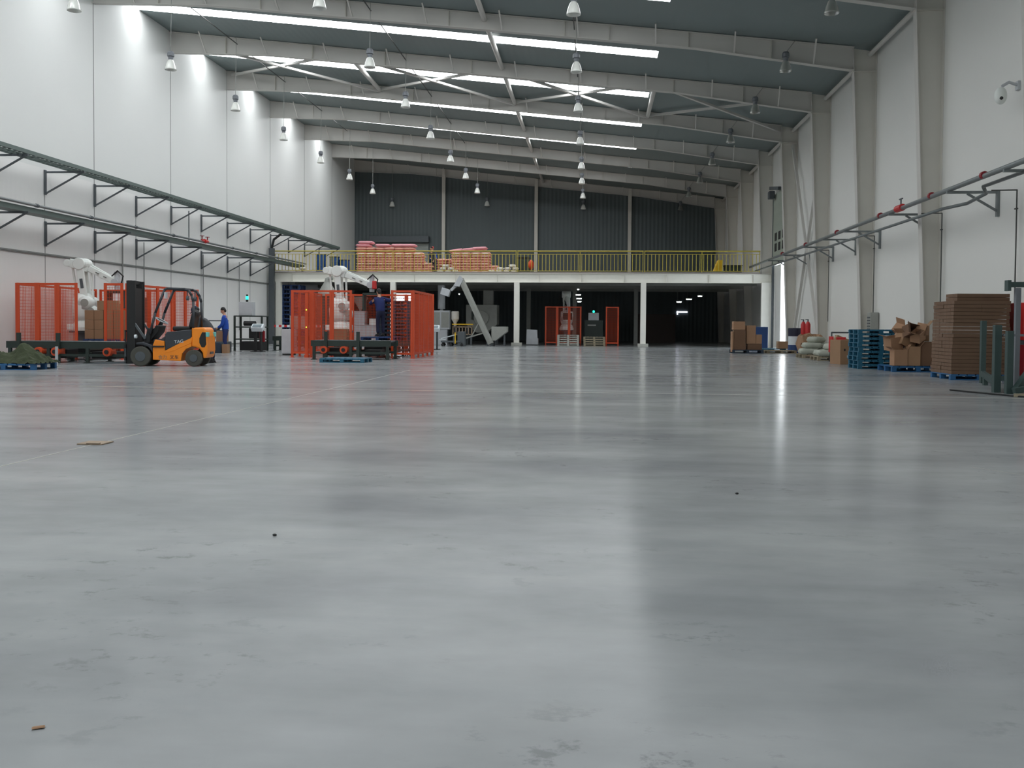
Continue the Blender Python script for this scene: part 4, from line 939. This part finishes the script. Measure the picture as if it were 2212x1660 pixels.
MB().box(0, 0, .2, .5, .35, .4).build('body', 'paldark', t, bevel=.01); MB().box(.38, .02, .17, .2, .3, .34).build('side_panel', 'card', t)
conveyor('dark green conveyor frame between the machine and the grey cabinet', (-13.7, 40.8, 0), 0, 2.0, .7, .62, (), True)
t = thing('weigher', 'grey steel check weigher with control box on the small conveyor', 'machine', (-12.55, 40.9, .62))
MB().box(0, 0, .35, .5, .5, .08).box(-.2, 0, .17, .06, .06, .34).box(.2, 0, .17, .06, .06, .34).box(-.15, -.1, .62, .7, .12, .5).build('body', 'grey', t, bevel=.01)
MB().cyl((.25, 0, .4), (.25, 0, .95), .03).build('post', 'black', t)
t = thing('barrier_tape', 'red and white striped barrier bar behind the small conveyor', 'barrier', (-13.2, 42.5, 1.05))
for k in range(9): MB().box(-1.1+k*.25, 0, 0, .125, .02, .1).build('red_stripe', 'red', t); MB().box(-.975+k*.25, 0, 0, .125, .02, .1).build('white_stripe', 'screen', t)
for x in (-1.15, 1.1): MB().box(x, 0, -.5, .05, .05, 1.1).build('post', 'darksteel', t)
t = thing('grey_cabinet', 'light grey metal cabinet beside the middle robot cell', 'cabinet', (-11.2, 34.9, 0))
MB().box(0, 0, .5, .42, .5, .9).build('body', 'lgrey', t, bevel=.01); MB().box(0, 0, .03, .36, .44, .06).build('plinth', 'black', t); MB().box(0, -.252, .5, .38, .006, .84).build('door', 'lgrey', t)
# navy pallet stack under the left end of the mezzanine
n0 = None
for k in range(14):
    lab = 'navy pallet in the tall stack under the left end of the mezzanine, %s layer up' % (NUM+['eleventh', 'twelfth', 'thirteenth', 'fourteenth'])[k]
    loc = (-17.7+random.uniform(-.02, .02), 56.0, .0+k*.245)
    if n0 is None: n0 = pallet(lab, loc, 0, 'palnavy', 1.1, 1.1, .24, 'navy pallets under the mezzanine')
    else: dup(n0, loc, label=lab)
# pallets stacked behind the navy worker
n0 = None
for k in range(10):
    lab = 'dark slate pallet stacked behind the person in navy, %s layer up' % NUM[k]
    loc = (-7.3+random.uniform(-.02, .02), 35.4, .56+k*.146)
    if n0 is None: n0 = pallet(lab, loc, 0, 'paldark', 1.15, 1.0, .145, 'slate pallets in the middle robot cell')
    else: dup(n0, loc, label=lab)
pallet('blue pallet under the feet of the person in navy', (-7.6, 34.1, .56), 0, 'palnavy', 1.2, 1.2, .15)
carton('pinkish carton with white label low in the middle robot cell', (-8.9, 33.6, .6), 0, .45, .4, .38, 'card2')
tag(MB().box(-8.9, 33.6, .3, .6, .5, .58).build('stand', 'dgreen'), 'dark stand under the pinkish carton in the middle robot cell', 'stand')
# ------------------------------------------------------------------ machines under the mezzanine
t = thing('screw_conveyor', 'grey inclined tube conveyor leaning up to the mezzanine beam', 'conveyor', (0, 0, 0))
MB().bar((-5.75, 53.6, .12), (-7.55, 54.3, 3.75), .26, .26).build('tube', 'grey', t, bevel=.02)
MB().prism([(-7.95, 3.35), (-7.6, 3.95), (-7.38, 3.7), (-7.6, 3.3)], 54.1, 54.5).box(-8.4, 54.3, 3.0, .5, .45, .4, ry=.3).bar((-7.8, 54.3, 3.4), (-8.1, 54.3, 3.1), .16).build('head_box', 'lgrey', t, bevel=.02)
MB().bar((-6.1, 53.75, .75), (-7.2, 53.9, .42), .07).bar((-6.4, 53.9, 1.4), (-6.9, 54.0, .5), .06).build('brace', 'grey', t)
MB().cyl((-5.72, 53.6, 0), (-5.72, 53.6, .3), .05).build('leg', 'darksteel', t); MB().cyl((-5.95, 53.6, 0), (-5.95, 53.6, .55), .04).build('leg', 'darksteel', t)
t = thing('feed_hopper', 'grey wedge-shaped feed hopper at the foot of the tube conveyor', 'hopper', (-5.3, 54.2, 0))
MB().prism([(-.45, 1.08), (.42, 1.08), (.42, .8), (-.2, .3), (-.45, .3)], -.4, .4).build('bin', 'grey', t, bevel=.015)
MB().box(-.35, 0, .15, .06, .5, .3).build('leg', 'darksteel', t); MB().box(.25, 0, .3, .06, .5, .6).build('leg', 'darksteel', t)
t = thing('mixer', 'large dim grey mixer body behind the tube conveyor', 'machine', (-6.9, 59.5, 0))
MB().prism([(-.95, 2.4), (.95, 2.4), (.95, 1.2), (.3, .7), (-.3, .7), (-.95, 1.2)], -.7, .7).box(.35, 0, 2.85, .6, .5, .9).cyl((0, -.9, 1.6), (0, -.7, 1.6), .45, n=24).build('hopper_body', 'grey', t, bevel=.02)
for x in (-.85, .85):
    for y in (-.6, .6): MB().box(x, y, .6, .1, .1, 1.2).build('leg', 'darksteel', t)
MB().box(-.2, -.76, 1.75, .8, .05, .5).build('control_plate', 'dgreen', t)
t = thing('control_cabinet', 'pale grey control cabinet left of the tube conveyor', 'cabinet', (-9.0, 56.4, 0))
MB().box(0, 0, 1.45, 1.1, .5, 1.1).box(-.0, 0, .45, .8, .4, .9).build('housing', 'lgrey', t, bevel=.015); MB().box(-.25, -.255, 1.45, .45, .01, .9).box(.28, -.255, 1.45, .45, .01, .9).build('door', 'grey', t)
tag(MB().cyl((-9.1, 57.2, 2.1), (-9.1, 57.2, 3.5), .22, n=18).cyl((-9.1, 57.2, 0), (-9.1, 57.2, 2.1), .1, n=12).build('filter_tube', 'lgrey'), 'pale upright filter tube behind the pale grey control cabinet', 'filter')
t = thing('white_tank', 'small cream plastic tank with tapered foot beside the control cabinet', 'tank', (-8.1, 56.0, 0))
MB().lathe([(.0, 1.95), (.2, 1.95), (.22, 1.9), (.22, 1.5), (.1, 1.3), (.08, 1.1), (0, 1.1)], n=18).build('vessel', 'bagw', t); MB().box(0, 0, .55, .1, .1, 1.1).box(0, 0, .02, .4, .4, .04).build('stand', 'darksteel', t)
t = thing('yellow_feeder', 'yellow guarded feeder frame in front of the grey mixer', 'machine', (-7.6, 55.6, 0))
MB().box(0, 0, 1.2, 1.2, .3, .06).build('top_bar', 'yellow2', t)
g = MB()
for k in range(7): g.box(-.55+k*.18, 0, .85, .05, .3, .5)
g.box(0, 0, .62, 1.2, .3, .05).box(0, 0, 1.05, 1.2, .3, .05).build('guard', 'plate', t)
MB().box(-.5, 0, .3, .08, .3, .6).build('leg', 'darksteel', t); MB().box(.5, 0, .3, .08, .3, .6).build('leg', 'darksteel', t)
t = thing('bag_sealer', 'low machine with tilted white bag tray in front of the yellow feeder', 'machine', (-7.8, 52.6, 0))
MB().box(0, 0, .25, 1.1, .7, .1).box(.55, 0, .4, .4, .6, .8).build('base', 'darksteel', t, bevel=.02)
MB().box(-.15, -.05, .52, .8, .55, .04, ry=-.25).box(-.45, -.1, .36, .4, .5, .03).build('tray', 'screen', t)
for x in (-.45, .0, .6): MB().cyl((x, -.36, .08), (x, -.3, .08), .08).cyl((x, .3, .08), (x, .36, .08), .08).box(x, 0, .13, .05, .66, .14).build('castor', 'black', t)
MB().box(.25, -.36, .45, .06, .05, .6).build('yellow_post', 'yellow2', t)
t = thing('white_crate', 'pale grey box unit with a step on the floor near the middle column', 'box', (-3.7, 57.2, 0))
MB().prism([(-.33, 0.04), (.38, 0.04), (.38, .4), (.32, .42), (.3, .9), (-.3, .93)], -.3, .3).build('body', 'lgrey', t, bevel=.015); MB().box(0, 0, .02, .66, .56, .04).build('base', 'black', t)
t = thing('packing_machine', 'pale grey packing machine seen dimly behind the middle robot cell', 'machine', (-13.6, 57.2, 0))
MB().box(0, 0, .55, 1.6, .8, 1.1).box(-.4, 0, 1.5, .7, .7, .9).build('body', 'lgrey', t, bevel=.02)
MB().lathe([(.05, 1.95), (.12, 2.1), (.45, 2.7), (.45, 2.8), (0, 2.8)], c=(-.4, 0, 0), n=20).build('hopper', 'grey', t); MB().box(.45, -.1, 1.3, .5, .3, .4).build('control_panel', 'white', t); MB().box(.1, -.42, 1.12, 1.3, .1, .03).build('work_ledge', 'screen', t)
t = thing('dust_hood', 'grey cone-shaped dust hood above the left of the middle robot cell', 'machine', (-13.95, 49.8, 0))
MB().lathe([(.5, 2.6), (.5, 2.75), (.15, 3.35), (.1, 3.55), (0, 3.55)], n=20).cyl((0, 0, 3.5), (.3, 0, 3.58), .1).build('hood', 'grey', t); MB().box(0, 0, 1.3, .9, .8, 2.6).build('body', 'dgreen', t, bevel=.02)
# pallets and cabinet at the far robot cell
a0 = None
for k in range(5):
    loc = (-1.55, 56.5, k*.128); lab = 'pale wooden pallet in the left stack at the far robot cell, %s layer up' % NUM[k]
    if a0 is None: a0 = pallet(lab, loc, 0, 'concrete', 1.25, .9, .125, 'pale pallets at the far robot cell')
    else: dup(a0, loc, label=lab)
a0 = None
for k in range(4):
    loc = (-.05+random.uniform(-.03, .03), 56.4, k*.135); lab = 'grey wooden pallet in the right stack at the far robot cell, %s layer up' % NUM[k]
    if a0 is None: a0 = pallet(lab, loc, 0, 'wood', 1.25, .9, .13, 'grey pallets at the far robot cell')
    else: dup(a0, loc, label=lab)
t = thing('control_cart', 'dark machine console with pale cabinet and green lamp in the far cell', 'machine', (-.1, 58.6, 0))
MB().box(0, 0, .75, 1.1, .5, 1.5).build('frame', 'dgreen', t, bevel=.02); MB().box(0, -.05, 1.72, .62, .35, .44).build('cabinet', 'lgrey', t); MB().ball((0, -.05, 2.02), .07, .07, .08, 10, 8).build('signal_lamp', 'beacon', t)
MB().box(-.1, -.26, 1.2, .5, .01, .08).build('name_strip', 'grey', t)
# ------------------------------------------------------------------ goods along the right wall
pallet('dark pallet carrying upright boxes near the mezzanine end', (6.65, 43.6, 0), 0, 'paldark', 1.35, 1.0, .16)
def rbox(lab, x, y, z, sx, sy, sz, m='card2', rz=0, ry=0):
    c = carton(lab, (x, y, z), rz, sx, sy, sz, m); c.rotation_euler = (0, ry, rz); return c
rbox('tall tan carton at the left of the dark pallet, topmost', 6.27, 43.4, 1.03, .5, .5, .36)
rbox('dark brown carton under the topmost tan carton on the dark pallet', 6.3, 43.4, .16, .5, .5, .86, 'card3')
rbox('tall tan carton in the middle of the dark pallet', 6.8, 43.5, .42, .4, .5, .8)
rbox('long dark carton lying under the tall tan cartons', 6.95, 43.5, .16, .62, .6, .25, 'card3')
rbox('short tan carton at the right of the dark pallet', 7.14, 43.5, .42, .25, .5, .4)
tag(MB().box(6.0, 43.4, .5, .06, .5, .9).build('cardboard_sheet', 'card2'), 'cardboard sheet leaning on the left of the dark pallet load', 'cardboard')
t = thing('blue_bin', 'tall dark blue box against the white pier', 'bin', (8.35, 50.6, 0))
MB().box(0, 0, .62, .78, .7, 1.1).build('body', 'palnavy', t, bevel=.02); MB().box(0, 0, .05, .86, .78, .1).build('base', 'palteal', t)
pallet('blue pallet lying flat near the dark blue box', (8.45, 47.6, 0), 0, 'palteal', 1.2, 1.0, .14)
pallet('flat grey wooden pallet between the blue pallet and the sacks', (8.2, 44.3, 0), .05, 'wood', 1.3, 1.1, .13)
rbox('low brown carton in front of the bright doorway', 8.9, 47.2, .14, .5, .5, .34, 'card')
t = thing('drum', 'white and black steel drum standing by the right wall', 'drum', (8.95, 44.6, 0))
MB().lathe([(0, .36), (.3, .36), (.3, .75), (0, .75)], n=24).build('white_band', 'screen', t); MB().lathe([(0, .0), (.3, .0), (.31, .02), (.3, .36), (0, .36)], n=24).build('lower_body', 'palnavy', t); MB().lathe([(0, .75), (.3, .75), (.31, 1.1), (.29, 1.12), (0, 1.12)], n=24).build('upper_body', 'drumd', t)
for k, (y, x) in enumerate(((43.15, 9.2), (43.7, 9.12))):
    t = thing('fire_extinguisher', 'red fire extinguisher cylinder on the right wall, %s of two' % ['nearer', 'farther'][k], 'fire extinguisher', (x, y, .55), group='red cylinders on the right wall')
    MB().lathe([(0, 0), (.1, 0), (.11, .03), (.11, .72), (.07, .82), (.03, .86), (0, .86)], n=16).build('cylinder', 'red', t, smooth=True); MB().cyl((0, 0, .86), (0, 0, .93), .03).box(-.04, 0, .94, .14, .03, .03).build('valve', 'darksteel', t)
    MB().box(.0, 0, -.28, .3, .3, .54).build('stand_box', 'redd', t)
# heap of sacks and boxes on pallets
pallet('blue pallet under the pale sack heap', (8.35, 37.6, 0), 0, 'wood', 1.3, 1.2, .14)
pallet('grey wooden pallet at the near end of the pale sack heap', (8.3, 34.9, 0), 0, 'wood', 1.3, 1.2, .14)
sp = thing('sack', 'dusty pale sack by the right wall, lowest at the front', 'sack', (8.0, 34.5, .14), group='pale sacks by the right wall')
x_ = bagmesh('sack_body', 'baggrey', .7, .48, .22, .06, 12, 8); x_.parent = sp
for k, (x, y, z, rz, lab) in enumerate(((8.65, 34.6, .14, .2, 'right of the lowest front one'), (8.05, 35.1, .14, .4, 'behind the lowest front one'), (8.7, 35.2, .14, -.3, 'against the wall side, low'), (8.3, 34.7, .36, .5, 'topmost of the near pallet'), (8.4, 35.2, .36, -.4, 'topmost behind, near pallet'),
        (7.95, 37.2, .14, .1, 'low at the front of the far pallet'), (8.7, 37.3, .14, .3, 'low at the wall side of the far pallet'), (8.1, 37.8, .14, .6, 'low at the back of the far pallet'), (8.75, 37.9, .14, 0, 'low at the back corner of the far pallet'), (8.1, 37.3, .36, .2, 'second layer, front of the far pallet'), (8.6, 37.6, .36, -.2, 'second layer, wall side of the far pallet'), (8.3, 37.5, .58, .8, 'topmost of the far pallet'))):
    dup(sp, (x, y, z), rz, label='dusty pale sack by the right wall, %s' % lab)
c0 = carton('x', (0, 0, 0), 0, .5, .4, .3, 'card')
for k, (x, y, z, rz, ry, lab) in enumerate(((9.0, 39.4, .0, .2, 0, 'brown carton behind the sack heap, at the left'), (8.5, 39.6, .0, -.3, 0, 'brown carton behind the sack heap, on the floor'), (9.1, 38.7, .0, .4, 0, 'brown carton wedged between the sacks and the wall'), (8.8, 39.5, .3, .5, .3, 'tilted brown carton on top of those behind the sacks'), (9.15, 37.4, .5, 0, .4, 'brown carton sliding off the sacks at the wall'), (9.2, 36.4, 0, .1, 0, 'brown carton against the wall between the two sack pallets'), (9.2, 36.3, .3, .3, .1, 'brown carton stacked against the wall between the sack pallets'))):
    if k == 0: c0['label'] = lab; c0.location = (x, y, z); c0.rotation_euler = (0, ry, rz)
    else: dup(c0, (x, y, z), label=lab, rot=(0, ry, rz))
c0['group'] = 'brown cartons behind the sacks'
t = thing('broken_carton_heap', 'crumpled brown cardboard sheet lying over the cartons by the wall', 'cardboard', (8.75, 40.6, .02))
MB().pillow((0, 0, .42), 1.0, 1.2, .8, jit=.12).build('sheet', 'card', t)
t = thing('hand_truck', 'red metal trolley with dark handle behind the tall carton', 'trolley', (8.1, 33.2, 0))
MB().box(0, .15, .35, .5, .5, .06).box(-.22, .15, .6, .05, .5, .5).box(.05, -.05, .62, .3, .1, .42).build('frame', 'red', t, bevel=.01)
MB().tube([(-.22, .1, .35), (-.22, .1, .98), (.55, .1, .98), (.65, .1, .6)], .025).build('handle', 'darksteel', t)
for x in (-.2, .2):
    for y in (0, .35): MB().cyl((x-.03, y, .08), (x+.03, y, .08), .08).box(x, y, .22, .03, .03, .22).build('wheel', 'black', t)
t = thing('carton', 'tall upright brown carton with a white label standing alone', 'box', (7.72, 31.2, 0), .28)
MB().box(0, 0, .38, .5, .62, .76).build('body', 'card', t, bevel=.006)
MB().box(.02, -.312, .25, .08, .004, .07).build('shipping_label', 'screen', t); MB().box(-.1, -.312, .45, .05, .004, .07).build('printed_arrow', 'black', t)
tag(MB().pillow((0, 0, .3), .8, 1.6, .55, jit=.06, nx=12, ny=14).build('covered_heap', 'baggrey', loc=(8.75, 29.9, .0)), 'pale covered heap between the tall carton and the blue pallet stack', 'heap')
# blue pallet stack
b0 = None
for k in range(9):
    lab = 'blue plastic pallet in the tall open stack by the right wall, %s layer up' % NUM[k]
    loc = (7.87+random.uniform(-.02, .02), 28.1, k*.122); rz = .02
    if b0 is None: b0 = pallet(lab, loc, rz, 'palteal', 1.25, 1.0, .12, 'blue pallets in the tall stack')
    else: dup(b0, loc, rz, label=lab)
t = pallet('blue pallet under the open jumbled cartons', (8.35, 26.6, 0), .03, 'palblue', 1.35, 1.2, .15)
def open_carton(lab, loc, rot, sx, sy, sz, m='card'):
    t = thing('carton', lab, 'box', loc); t.rotation_euler = rot
    b = MB(); w = .008
    b.box(0, 0, w/2, sx, sy, w); b.box(-sx/2, 0, sz/2, w, sy, sz).box(sx/2, 0, sz/2, w, sy, sz).box(0, -sy/2, sz/2, sx, w, sz).box(0, sy/2, sz/2, sx, w, sz); b.build('body', m, t)
    fl = MB(); fl.bar((-sx/2, 0, sz), (-sx/2-.14, 0, sz+.08), sy, .006).bar((sx/2, 0, sz), (sx/2+.1, 0, sz+.13), sy, .006); fl.build('flap', m, t)
    return t
J = [('open carton at the front left of the jumbled pallet', (7.92, 26.2, .16), (0, 0, .1), .34, .3, .42, 'card2'),
     ('large dark carton lying at the right of the jumbled pallet', (8.72, 26.5, .16), (0, 0, 0), .6, .8, .62, 'card3'),
     ('upright carton beside the front left one on the jumbled pallet', (8.28, 26.25, .16), (0, 0, -.15), .34, .36, .5, 'card'),
     ('tilted carton in the middle of the jumbled pallet', (8.1, 26.4, .66), (0, .35, .3), .4, .36, .3, 'card'),
     ('open carton leaning at the left of the jumbled pallet', (7.88, 26.5, .56), (.1, -.15, .2), .32, .4, .36, 'card2'),
     ('dark-mouthed open carton on its side atop the jumble', (8.18, 26.35, 1.0), (1.2, .2, .4), .34, .3, .3, 'card3'),
     ('square carton standing at the top right of the jumble', (8.6, 26.6, .79), (0, 0, -.1), .34, .36, .42, 'card'),
     ('small carton tipped against the square one on the jumble', (8.4, 26.2, .82), (.2, -.4, .7), .3, .26, .26, 'card2'),
     ('pointed carton peak at the top left of the jumble', (8.05, 26.7, .98), (.3, .6, .7), .3, .3, .24, 'card2')]
for j in J: open_carton(*j)
# tall stack of flat carton bundles on a blue pallet
pallet('blue pallet under the tall stack of flat cartons', (8.42, 22.75, 0), 0, 'palblue', 1.25, 1.3, .13)
f0 = None
for cx_ in range(2):
    for cy2 in range(2):
        for l in range(20):
            lab = 'bundle of flat cartons in the tall stack, %s %s column, layer %s' % (['front', 'back'][cy2], ['left', 'right'][cx_], (NUM+['eleventh', 'twelfth', 'thirteenth', 'fourteenth', 'fifteenth', 'sixteenth', 'seventeenth', 'eighteenth', 'nineteenth', 'top'])[l])
            off = .05*(l/20 if cx_ == 0 else 0)
            loc = (8.11+cx_*.625+off+random.uniform(-.012, .012), 22.44+cy2*.655+random.uniform(-.012, .012), .13+l*.081)
            if f0 is None:
                f0 = thing('carton_bundle', lab, 'cardboard', loc, 0, 'flat carton bundles in the tall stack')
                MB().box(0, 0, .039, .605, .64, .074).build('cartons', 'cardflat', f0)
                e = MB()
                for q in range(2): e.box(-.3035, -.12+q*.24, .039, .002, .012, .06)
                e.build('strap', 'card3', f0)
            else: dup(f0, loc, random.uniform(-.015, .015), label=lab)
for k, (x, y) in enumerate(((8.26, 22.6), (8.8, 22.65))):
    for l in range(2): dup(f0, (x, y, .13+(20+l)*.081), .03, label='bundle of flat cartons crowning the tall stack, %s %s' % (['left', 'right'][k], ['lower', 'upper'][l]))
# steel rack parts at the right edge
t = thing('rack_frame', 'dark grey-green steel rack frame lying at the right edge', 'rack', (0, 0, 0))
def post(x, y, z0, z1, w=.1, m='rackgreen'): MB().box(x, y, (z0+z1)/2, w, w, z1-z0).build('post', m, t, bevel=.006)
post(8.05, 21.0, 0, 1.3); post(7.12, 17.95, 0, 1.2, .12); post(7.19, 17.6, 0, 1.1, .11)
MB().bar((8.05, 21.0, .2), (7.15, 18.0, .16), .07, .12).bar((7.8, 20.2, .0), (7.8, 20.2, .16), .08, .08).build('base_rail', 'rackgreen', t)
MB().bar((7.2, 17.4, .06), (9.2, 17.9, .42), .08, .1).bar((7.25, 17.5, .05), (8.2, 18.3, .95), .09, .09).build('brace', 'rackgreen', t)
MB().bar((8.05, 21.0, .1), (9.3, 20.6, .14), .06, .1).bar((7.3, 17.6, .1), (9.2, 17.3, .2), .07, .1).build('base_rail', 'rackgreen', t)
MB().bar((7.2, 17.9, 1.02), (9.2, 18.2, 1.02), .04, .04).build('thin_bar', 'rackgrey', t)
t = thing('goal_stand', 'tall blue-grey steel post with a top cross bar at the right edge', 'stand', (7.85, 18.9, 0))
MB().box(0, 0, .95, .09, .09, 1.9).build('post', 'rackgrey', t, bevel=.006); MB().box(.5, 0, 1.96, 1.35, .08, .1).box(-.18, 0, 1.94, .06, .16, .2).build('cross_bar', 'rackgreen', t)
MB().box(.2, 0, .02, .7, .3, .04).build('foot', 'rackgreen', t)
t = thing('hose_cabinet', 'red fire hose cabinet on the right wall behind the rack', 'cabinet', (9.45, 22.4, 0))
MB().box(0, 0, 1.3, .4, .9, .82).build('upper_box', 'red', t, bevel=.01); MB().box(0, 0, .4, .4, 1.0, .78).build('lower_box', 'redd', t, bevel=.01); MB().box(-.0, 0, .84, .36, .8, .1).build('gap_frame', 'darksteel', t)
t = thing('switch_box', 'grey electrical box on the wall left of the red cabinet', 'box', (9.6, 23.2, 0))
MB().box(0, 0, 1.3, .22, .3, .75).build('housing', 'grey', t, bevel=.01); MB().box(0, 0, .62, .2, .2, .3).build('outlet', 'screen', t)
tag(MB().tube([(6.45, 18.3, .015), (6.75, 17.4, .015), (7.0, 16.7, .015), (7.5, 15.9, .015), (8.6, 15.2, .015)], .014, 6).build('cable', 'black'), 'dark cable lying on the floor by the rack at the right edge', 'cable')
tag(MB().bar((6.95, 16.8, .03), (8.9, 15.9, .03), .12, .05).build('plank', 'wood'), 'flat wooden plank on the floor at the right edge', 'plank')
# bits on the floor
t = tag(MB().box(0, 0, .006, .24, .22, .01).box(.03, -.09, .012, .12, .04, .01).build('floor_plate', 'plate', loc=(-4.62, 8.65, .0)), 'small tan steel cover plate set in the floor joint', 'floor plate')
tag(MB().pillow((0, 0, .004), .035, .018, .005, rz=.5, jit=.1, nx=6, ny=4).build('leaf_fragment', 'card', loc=(-1.52, 2.53, 0)), 'small tan dried leaf fragment on the near floor at lower left', 'debris')
for k, (x, y) in enumerate(((-1.68, 4.99), (.96, 6.61))):
    tag(MB().ball((0, 0, .006), .012, .009, .007, 8, 6).build('pebble', 'black', loc=(x, y, 0)), 'tiny black speck on the polished floor, %s one' % ['left', 'right'][k], 'debris')
